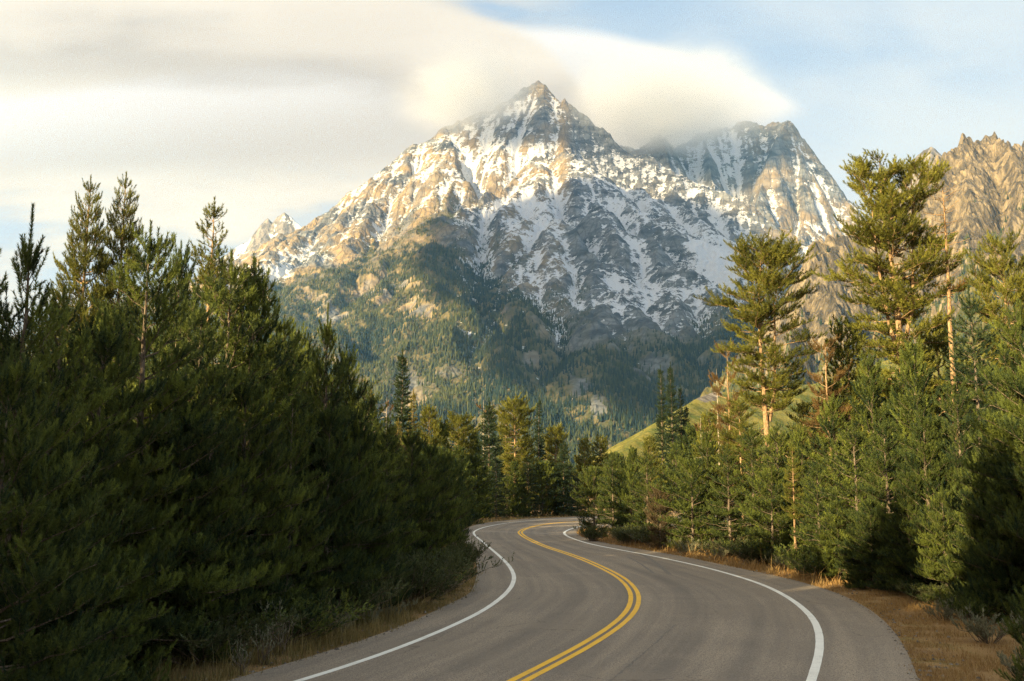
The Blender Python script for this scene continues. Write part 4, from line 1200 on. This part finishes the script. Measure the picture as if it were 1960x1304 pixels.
fill(60, (-120, 860), (19, 62), ['young4', 'young5', 'young6', 'far1', 'far2'], 'dark pine crowded among its neighbours inside the shaded forest left of the road', 'pines inside the left forest', 1, hmax=7.5)
fill(24, (-150, 560), (32, 70), ['far3', 'far4', 'tall2'], 'taller pine standing deep inside the shaded forest left of the road', 'taller pines inside the left forest', 2, (30, 120), 9.5)
fill(34, (1300, 2050), (38, 80), ['young4', 'young5', 'far1', 'far4', 'far2'], 'green pine crowded among its neighbours behind the front belt right of the road', 'pines behind the right front belt', 3, (10, 120), 12)
fill(44, (300, 1200), (112, 210), ['far1', 'far2', 'far4', 'fir1'], 'small distant pine in the dark band of forest beyond the bend', 'distant pines beyond the bend', 4, (5, 50), 14, 2.5)

# the forest that stands left of and behind the camera and shades the road, and the wooded valley floor far ahead
rs = np.random.RandomState(9)
xs = []
for _ in range(1800):
    x, y = -9 - rs.rand() * 70, -55 + rs.rand() * 95
    if y > 8 and x > -0.62 * y - 4: continue
    if road_dist(np.array([x]), np.array([y]))[0] < 5: continue
    xs.append((x, y, 0))
P3 = np.array(xs[:760])
hh_ = np.where((P3[:, 1] < -7) & (P3[:, 0] > -31), 16.0, 1.6) + 3.0 * rs.rand(len(P3))
o = cone_trees('forest', P3, hh_, rs.rand(len(P3)) * 0.6, 55, sides=9, wide=0.28, tiers=4)
tag(o, 'conifer forest continuing left of the photo beside the road', 'forest', kind='stuff')
n = 9000
Yv = 210 + 2100 * rs.rand(n) ** 0.7; Xv = (rs.rand(n) * 1.15 - 0.62) * Yv
ok = (Xv < 0.085 * Yv)
P3 = np.stack([Xv, Yv, np.full(n, -0.1)], 1)[ok]
o = cone_trees('valley_forest', P3, 9 + 10 * rs.rand(len(P3)), rs.rand(len(P3)) ** 2 * 0.8, 56, sides=6, wide=0.16, tiers=3)
tag(o, 'distant conifer forest on the valley floor below the mountain', 'forest', kind='stuff')


# ------------------------------------------------------------------ verge plants
def along_edge(P, ymin, ymax):
    return P[(P[:, 1] > ymin) & (P[:, 1] < ymax)]


def blades(name, edge, side, n, w_out, h_lo, h_hi, wid, mat, seed, label, ymin=9, ymax=72, power=1.0, tall=0.0, start=0.04):
    rs = np.random.RandomState(seed)
    E = along_edge(edge, ymin, ymax)
    Tn = np.gradient(E, axis=0); Tn = unit(Tn); N = np.stack([-Tn[:, 1], Tn[:, 0]], 1) * side
    wgt = 1.0 / (E[:, 1]) ** power; cs = np.cumsum(wgt); i = np.minimum(np.searchsorted(cs, rs.rand(n) * cs[-1]), len(E) - 1)
    off = start + rs.rand(n) ** 1.3 * w_out
    b = E[i] + N[i] * off[:, None] + rs.randn(n, 2) * 0.12
    clump = vnoise(b[:, 0] * 2.2, b[:, 1] * 2.2)
    keep = rs.rand(n) < np.clip((clump - 0.2) * 2.2, 0.08, 1)
    keep &= road_dist(b[:, 0], b[:, 1]) > 0.02
    b, off, clump = b[keep], off[keep], clump[keep]; n = len(b)
    h = (h_lo + (h_hi - h_lo) * rs.rand(n) ** 1.6) * (0.45 + 0.9 * clump) * (0.5 + 0.5 * np.clip(off / 0.5, 0, 1))
    tl_ = rs.rand(n) < tall * (clump > 0.5); h[tl_] *= 2.4
    az = rs.rand(n) * 6.28; ln = h * (0.15 + 0.7 * rs.rand(n))
    dv = np.stack([np.cos(az), np.sin(az)], 1)
    wv = np.stack([-np.sin(az + .6), np.cos(az + .6)], 1) * (wid / 2)
    z0 = np.full(n, -0.04)
    m_ = b + dv * (ln * 0.35)[:, None]; tp = b + dv * ln[:, None]
    V = np.stack([np.c_[b - wv, z0], np.c_[b + wv, z0], np.c_[m_ + wv * .8, z0 + h * 0.6], np.c_[m_ - wv * .8, z0 + h * 0.6], np.c_[tp, z0 + h]], 1).reshape(-1, 3)
    q = np.arange(n)[:, None] * 5
    tint = np.repeat(np.clip(rs.rand(n) * 0.8 + (clump - .5) * 0.6, 0, 1), 5)
    o = mesh_obj(name, V, [q + np.array([[0, 1, 2, 3]]), q + np.array([[3, 2, 4]])], mat, attrs={'tint': tint})
    return tag(o, label, 'grass', kind='stuff')


FOL['straw'] = foliage_mat('dry_straw_grass', (0.24, 0.125, 0.04), (0.52, 0.36, 0.14), (0.28, 0.15, 0.05), 0.2)
FOL['grass'] = foliage_mat('green_brown_grass', (0.09, 0.09, 0.025), (0.40, 0.28, 0.10), (0.17, 0.12, 0.04), 0.25)
FOL['sage'] = foliage_mat('sagebrush_leaves', (0.13, 0.135, 0.075), (0.33, 0.31, 0.19), (0.16, 0.15, 0.09), 0.2)
FOL['willow'] = foliage_mat('roadside_bush_leaves', (0.045, 0.06, 0.02), (0.15, 0.155, 0.05), (0.06, 0.07, 0.03), 0.3)
blades('verge_grass', per, 1, 95000, 3.8, 0.05, 0.15, 0.0075, FOL['straw'], 1, 'short dry golden brown grass on the right verge beside the asphalt', ymin=8, ymax=34, power=1.4)
blades('verge_grass', per, 1, 22000, 2.0, 0.08, 0.34, 0.016, FOL['straw'], 2, 'straw coloured grass fringe under the right hand trees further along', ymin=30, ymax=72, tall=0.06)
blades('verge_grass', pel, -1, 52000, 2.6, 0.08, 0.40, 0.0085, FOL['grass'], 3, 'uneven green and brown grass on the left verge', ymin=9, ymax=36, power=1.3, tall=0.09)
blades('verge_grass', pel, -1, 14000, 2.0, 0.10, 0.40, 0.022, FOL['grass'], 4, 'brown grass fringe along the outside of the bend', ymin=34, ymax=110, tall=0.05)


def shrub(seed, Hs, spread, n_stems, n_tw, leaf, fm, name):
    """fan of stems with small leaves towards the tips"""
    rs = np.random.RandomState(seed); wood = Bag(); TB, TA, TL, TT = [], [], [], []
    for k in range(n_stems):
        az = rs.rand() * 6.28; el = 0.5 + 1.0 * rs.rand(); L = Hs * (0.6 + 0.5 * rs.rand()) / max(0.55, math.sin(el))
        hd = np.array((math.cos(az), math.sin(az), 0)); s = np.linspace(0, 1, 5)[:, None]
        P = hd * (0.06 * spread + s * L * math.cos(el) * spread) + np.array((0, 0, 1.)) * (s * L * math.sin(el) * 0.95 - 0.05) + np.r_[np.zeros((1, 3)), rs.randn(4, 3) * 0.03 * L]
        wood.add(tube(P, np.linspace(0.012 * Hs + .003, 0.002, 5), 4))
        for q in range(n_tw):
            f = 0.3 + 0.7 * rs.rand(); j = min(3, int(f * 4)); pb = P[j] * (1 - f * 4 + j) + P[j + 1] * (f * 4 - j)
            TB.append(pb); TA.append(unit(unit(P[-1] - P[0]) * 0.6 + rs.randn(3) * 0.55 + np.array((0, 0, .5)))); TL.append(Hs * (0.10 + 0.14 * rs.rand())); TT.append(rs.rand() * 0.8)
    fol = needles(np.array(TB), np.array(TA), np.array(TL), np.array(TT), 11 / (Hs * .17), leaf, leaf * 0.3, rs, 0.2, (0.35, 0.8))
    V, F = wood.V, wood.F
    return {'H': Hs, 'kind': name, 'wood': mesh_obj('stems', np.concatenate(V), np.concatenate(F), BARK['grey'], link=False),
            'fol': mesh_obj('foliage', fol[0], fol[1], FOL[fm], attrs={'tint': fol[2]}, link=False)}


PR['sage1'] = shrub(1, 0.6, 0.9, 26, 12, 0.06, 'sage', 'sagebrush')
PR['sage2'] = shrub(2, 0.5, 1.1, 20, 9, 0.055, 'sage', 'sagebrush')
PR['bush'] = shrub(3, 1.3, 1.0, 60, 18, 0.09, 'willow', 'roadside_bush')
PR['stalks'] = shrub(4, 0.8, 0.35, 14, 3, 0.05, 'sage', 'dry_weed')


def G(px, py, pr, h, label, cat, group=None, wide=1.0, fmat=None):
    """something standing on the ground at the pixel of its foot"""
    g = ground(px, py)
    return plant(PR[pr], g[0], g[1], h, rp.rand() * 6.28, label, cat, group, wide, fmat, z=-0.03)


G(1893, 1228, 'sage1', 0.62, 'large pale sagebrush in front of the dark pines on the right verge', 'shrub')
G(1806, 1186, 'sage2', 0.46, 'smaller straggly sagebrush left of the large one on the right verge', 'shrub')
G(1950, 1290, 'sage2', 0.40, 'sagebrush at the bottom right corner under the pine saplings', 'shrub')
for k, (px, py, h) in enumerate(((1606, 1104, .42), (1630, 1108, .5), (1655, 1112, .36), (1692, 1120, .5), (1500, 1088, .5), (1376, 1070, .6), (1318, 1062, .7))):
    G(px, py, 'sage2' if k % 2 else 'sage1', h, f'small tuft of sagebrush at the foot of the right hand pines, {ORD[k]} along the verge', 'shrub', 'sagebrush tufts along the right verge')
G(1972, 1255, 'sapling', 1.25, 'upper one of two vivid green pine saplings at the right border', 'pine sapling', wide=1.2)
G(1975, 1330, 'sapling', 0.75, 'lower one of two vivid green pine saplings at the right border', 'pine sapling', wide=1.3)
G(838, 1138, 'bush', 1.15, 'rounded olive bush at the outer bulge of the left verge, nearest the asphalt', 'bush', wide=1.1)
G(780, 1160, 'bush', 1.2, 'rounded olive bush behind the left verge, left of the one nearest the asphalt', 'bush', wide=1.1)
G(893, 1086, 'bush', 0.9, 'leafy twiggy bush overhanging the left shoulder just before the bend', 'bush')
for k, (px, py, pr, h) in enumerate(((612, 1212, 'sage2', .42), (574, 1228, 'stalks', .75), (535, 1250, 'stalks', .95), (652, 1210, 'sage1', .45), (706, 1196, 'sage2', .4), (510, 1268, 'stalks', .7), (462, 1288, 'stalks', .55), (745, 1182, 'sage1', .45))):
    G(px, py, pr, h, 'dry grey weed clump on the left verge, ' + ['fifth from the left border', 'fourth from the left border', 'tallest, third from the left border', 'sixth from the left border', 'next to last before the round bushes', 'second from the left border', 'leftmost by the photo corner', 'last before the round bushes'][k], 'weed', 'weeds along the left verge')
G(1135, 1036, 'bush', 0.8, 'low green bush at the inside tip of the bend', 'bush', wide=1.2)
G(1200, 1042, 'bush', 0.8, 'low green bush on the inside of the bend, next after the tip', 'bush', wide=1.2)


# undergrowth at the foot of the trees, and loose stones along the asphalt
rs = np.random.RandomState(15)
for edge, side, label, grp, n0, y0, y1 in ((per, 1, 'low green undergrowth bush at the foot of the pines along the right verge', 'undergrowth along the right verge', 34, 22, 58),
                                           (pel, -1, 'low green undergrowth bush at the foot of the dark pines along the left verge', 'undergrowth along the left verge', 22, 15, 60)):
    E = along_edge(edge, y0, y1); Tn = unit(np.gradient(E, axis=0)); N = np.stack([-Tn[:, 1], Tn[:, 0]], 1) * side
    for q in range(n0):
        i = rs.randint(len(E)); b = E[i] + N[i] * (1.3 + 1.3 * rs.rand())
        if road_dist(b[None, :1].ravel(), b[None, 1:].ravel())[0] < 1.0: continue
        plant(PR['bush'], b[0], b[1], 0.45 + 0.6 * rs.rand(), rs.rand() * 6.28, label, 'bush', grp, 1.2 + 0.5 * rs.rand(), 'willow' if rs.rand() < 0.6 else 'pine', z=-0.04)


def stones(name, edge, side, n, seed, label):
    rs = np.random.RandomState(seed); E = along_edge(edge, 10, 60); Tn = unit(np.gradient(E, axis=0)); N = np.stack([-Tn[:, 1], Tn[:, 0]], 1) * side
    w = 1 / E[:, 1] ** 1.2; cs = np.cumsum(w); i = np.minimum(np.searchsorted(cs, rs.rand(n) * cs[-1]), len(E) - 1)
    b = E[i] + N[i] * (rs.rand(n)[:, None] ** 2 * 1.1 - 0.12)
    r = 0.008 + 0.03 * rs.rand(n) ** 4
    U = np.array([(1, 0, 0), (0, 1, 0), (-1, 0, 0), (0, -1, 0), (0, 0, 1), (.6, .6, .5), (-.6, .5, .6)], float)
    F = np.array([[0, 1, 5], [1, 2, 6], [2, 3, 4], [3, 0, 4], [0, 5, 4], [5, 1, 4], [1, 6, 4], [6, 2, 4]])
    V = np.c_[b, np.full(n, -0.005)][:, None] + U[None] * r[:, None, None] * (0.6 + 0.8 * rs.rand(n, 7, 3))
    o = mesh_obj(name, V.reshape(-1, 3), (np.arange(n)[:, None, None] * 7 + F[None]).reshape(-1, 3), m_stone)
    tag(o, label, 'gravel', kind='stuff')


m_stone, t, out = material('roadside_stone')
principled(t, out, mixc(t, noise(t, position(t), 9.0, 3, 0.6).step(0.35, 0.65), (0.10, 0.085, 0.07), (0.27, 0.23, 0.185)), 0.9, None, 0.1)
stones('gravel', per, 1, 1600, 3, 'loose small stones along the right edge of the asphalt')
stones('gravel', pel, -1, 1600, 4, 'loose small stones along the left edge of the asphalt')


# ------------------------------------------------------------------ cloud wrapped round the summits
def vapour(name, colr, dens, aniso, rough, soft=1.7):
    m, t, out = material(name)
    cx, cy, cz = split(t, coords(t, 'Object'))
    r2 = (cx * cx + cy * cy + cz * cz).sqrt()
    cn = noise(t, vscale(t, position(t), (.0016, .0016, .0042)), 1.0, 5, 0.55, dist=0.3)
    den = (1.0 - r2 + (cn - 0.5) * rough).step(0.0, 0.9).pow(soft) * dens
    pv = t.nodes.new('ShaderNodeVolumePrincipled')
    put(t, pv.inputs['Color'], colr); put(t, pv.inputs['Density'], den)
    pv.inputs['Anisotropy'].default_value = aniso
    t.links.new(pv.outputs[0], out.inputs['Volume'])
    return m


m_cloud = vapour('cloud_vapour', (0.95, 0.955, 0.965), 0.012, 0.0, 0.9)
m_grey = vapour('grey_cloud_vapour', (0.86, 0.88, 0.91), 0.0085, 0.2, 1.0, 2.4)
import bmesh
bm = bmesh.new(); bmesh.ops.create_icosphere(bm, subdivisions=4, radius=1.0)
cl_me = bpy.data.meshes.new('cloud'); bm.to_mesh(cl_me); bm.free(); cl_me.materials.append(m_cloud)
for px, py, Yd, rx, ry, rz, mt, lab in (
        (905, 166, 4550, 470, 640, 260, m_grey, 'grey cloud hiding the left shoulder of the main summit'),
        (1275, 204, 4900, 690, 640, 285, m_cloud, 'pale smooth cloud resting on the saddle and the right hand snowy summits'),
        (520, 496, 4950, 230, 300, 40, m_cloud, 'thin strip of mist lying in the low saddle left of the mountain')):
    o = bpy.data.objects.new('cloud', cl_me); col.objects.link(o)
    o.location = at(px, py, Yd); o.scale = (rx, ry, rz)
    o.material_slots[0].link = 'OBJECT'; o.material_slots[0].material = mt
    tag(o, lab, 'cloud', None, 'stuff')

# unseen cloud banks added out left, outlined so their shade falls on the mountain
LOW = [(1150, 560), (1450, 610), (1700, 790), (1900, 930), (2120, 1090), (2300, 1180), (2500, 1300), (2650, 1470), (2800, 1650), (2890, 1850), (2890, 2050), (2800, 2160), (2650, 2330), (2400, 2310), (2200, 2160), (1950, 1950), (1600, 1600), (1300, 1220), (1130, 860)]
HIGH = [(2420, 2380), (2650, 2380), (2880, 2330), (2990, 2640), (3200, 2570), (3480, 2620), (3900, 2620), (4150, 2800), (4100, 3300), (3520, 3400), (2900, 3420), (2250, 3330), (2300, 3050), (2400, 2850), (2460, 2640)]  # second added bank, thinner, to dim the sun on the summits
s_ = np.array(sdir); e1_ = np.array((s_[1], -s_[0], 0.0)); e1_ /= np.linalg.norm(e1_)
if e1_[1] < 0: e1_ = -e1_
e2_ = np.cross(e1_, s_); e2_ = e2_ if e2_[2] > 0 else -e2_


def outward(o):
    b = bmesh.new(); b.from_mesh(o.data); bmesh.ops.recalc_face_normals(b, faces=b.faces[:]); b.to_mesh(o.data); b.free()


def bank(outline, dens, label):
    ring0 = resample(chaikin(np.array(outline + outline[:1], float), 2), 40)[:-1]
    cen = ring0.mean(0)
    ring0 = ring0 + (np.stack([fbm(ring0[:, 0] / 260, ring0[:, 1] / 260, 3), fbm(ring0[:, 0] / 260 + 9, ring0[:, 1] / 260, 3)], 1) - 0.5) * 150
    m_bank, t, out = material('added_shade_vapour')
    pv = t.nodes.new('ShaderNodeVolumePrincipled')
    put(t, pv.inputs['Color'], (0.98, 0.97, 0.95)); pv.inputs['Density'].default_value = dens
    t.links.new(pv.outputs[0], out.inputs['Volume'])
    n = len(ring0); Vb = []
    levels = [(1.03, 0.0), (0.97, 0.45), (0.85, 0.8), (0.6, 1.0), (0.3, 1.0)]
    for f, d in levels + [(f, -d) for f, d in levels[:0:-1]]:
        for u, v in cen + (ring0 - cen) * f: Vb.append(u * e1_ + v * e2_ + (5300 + d * 230) * s_)
    Vb.append(cen[0] * e1_ + cen[1] * e2_ + 5530 * s_); Vb.append(cen[0] * e1_ + cen[1] * e2_ + 5070 * s_)
    j = np.arange(n); jn = (j + 1) % n; Fq = []
    order = [0, 1, 2, 3, 4]; lower = [0, 8, 7, 6, 5]
    for a, b in zip(order[:-1], order[1:]): Fq.append(np.stack([a * n + j, a * n + jn, b * n + jn, b * n + j], 1))
    for a, b in zip(lower[:-1], lower[1:]): Fq.append(np.stack([a * n + jn, a * n + j, b * n + j, b * n + jn], 1))
    top, bot = len(Vb) - 2, len(Vb) - 1
    o = mesh_obj('cloud', np.array(Vb), [np.concatenate(Fq), np.concatenate([np.stack([4 * n + j, 4 * n + jn, 0 * j + top], 1), np.stack([5 * n + jn, 5 * n + j, 0 * j + bot], 1)])], m_bank)
    outward(o)
    tag(o, label, 'cloud', None, 'stuff')


bank(LOW, 0.018, 'added unseen cloud bank out left, shaped to shade the right half of the mountain')
bank(HIGH, 0.0016, 'added unseen thin cloud bank out left, dimming the sun on the summits')


# ------------------------------------------------------------------ haze
m_haze, t, out = material('mountain_air')
pv = t.nodes.new('ShaderNodeVolumePrincipled')
put(t, pv.inputs['Color'], (0.25, 0.56, 1.0)); pv.inputs['Density'].default_value = 4.2e-5
put(t, pv.inputs['Absorption Color'], (1.0, 1.0, 1.0))
pv.inputs['Anisotropy'].default_value = 0.1
t.links.new(pv.outputs[0], out.inputs['Volume'])
b0, b1 = (-3400, -320, -80), (3400, 7300, 2350)
V = [(x, y, z) for x in (b0[0], b1[0]) for y in (b0[1], b1[1]) for z in (b0[2], b1[2])]
F = [[0, 1, 3, 2], [4, 6, 7, 5], [0, 4, 5, 1], [2, 3, 7, 6], [0, 2, 6, 4], [1, 5, 7, 3]]
hz = mesh_obj('haze', V, np.array(F), m_haze)
outward(hz)
tag(hz, 'thin blue air between the camera and the mountains', 'haze', kind='stuff')
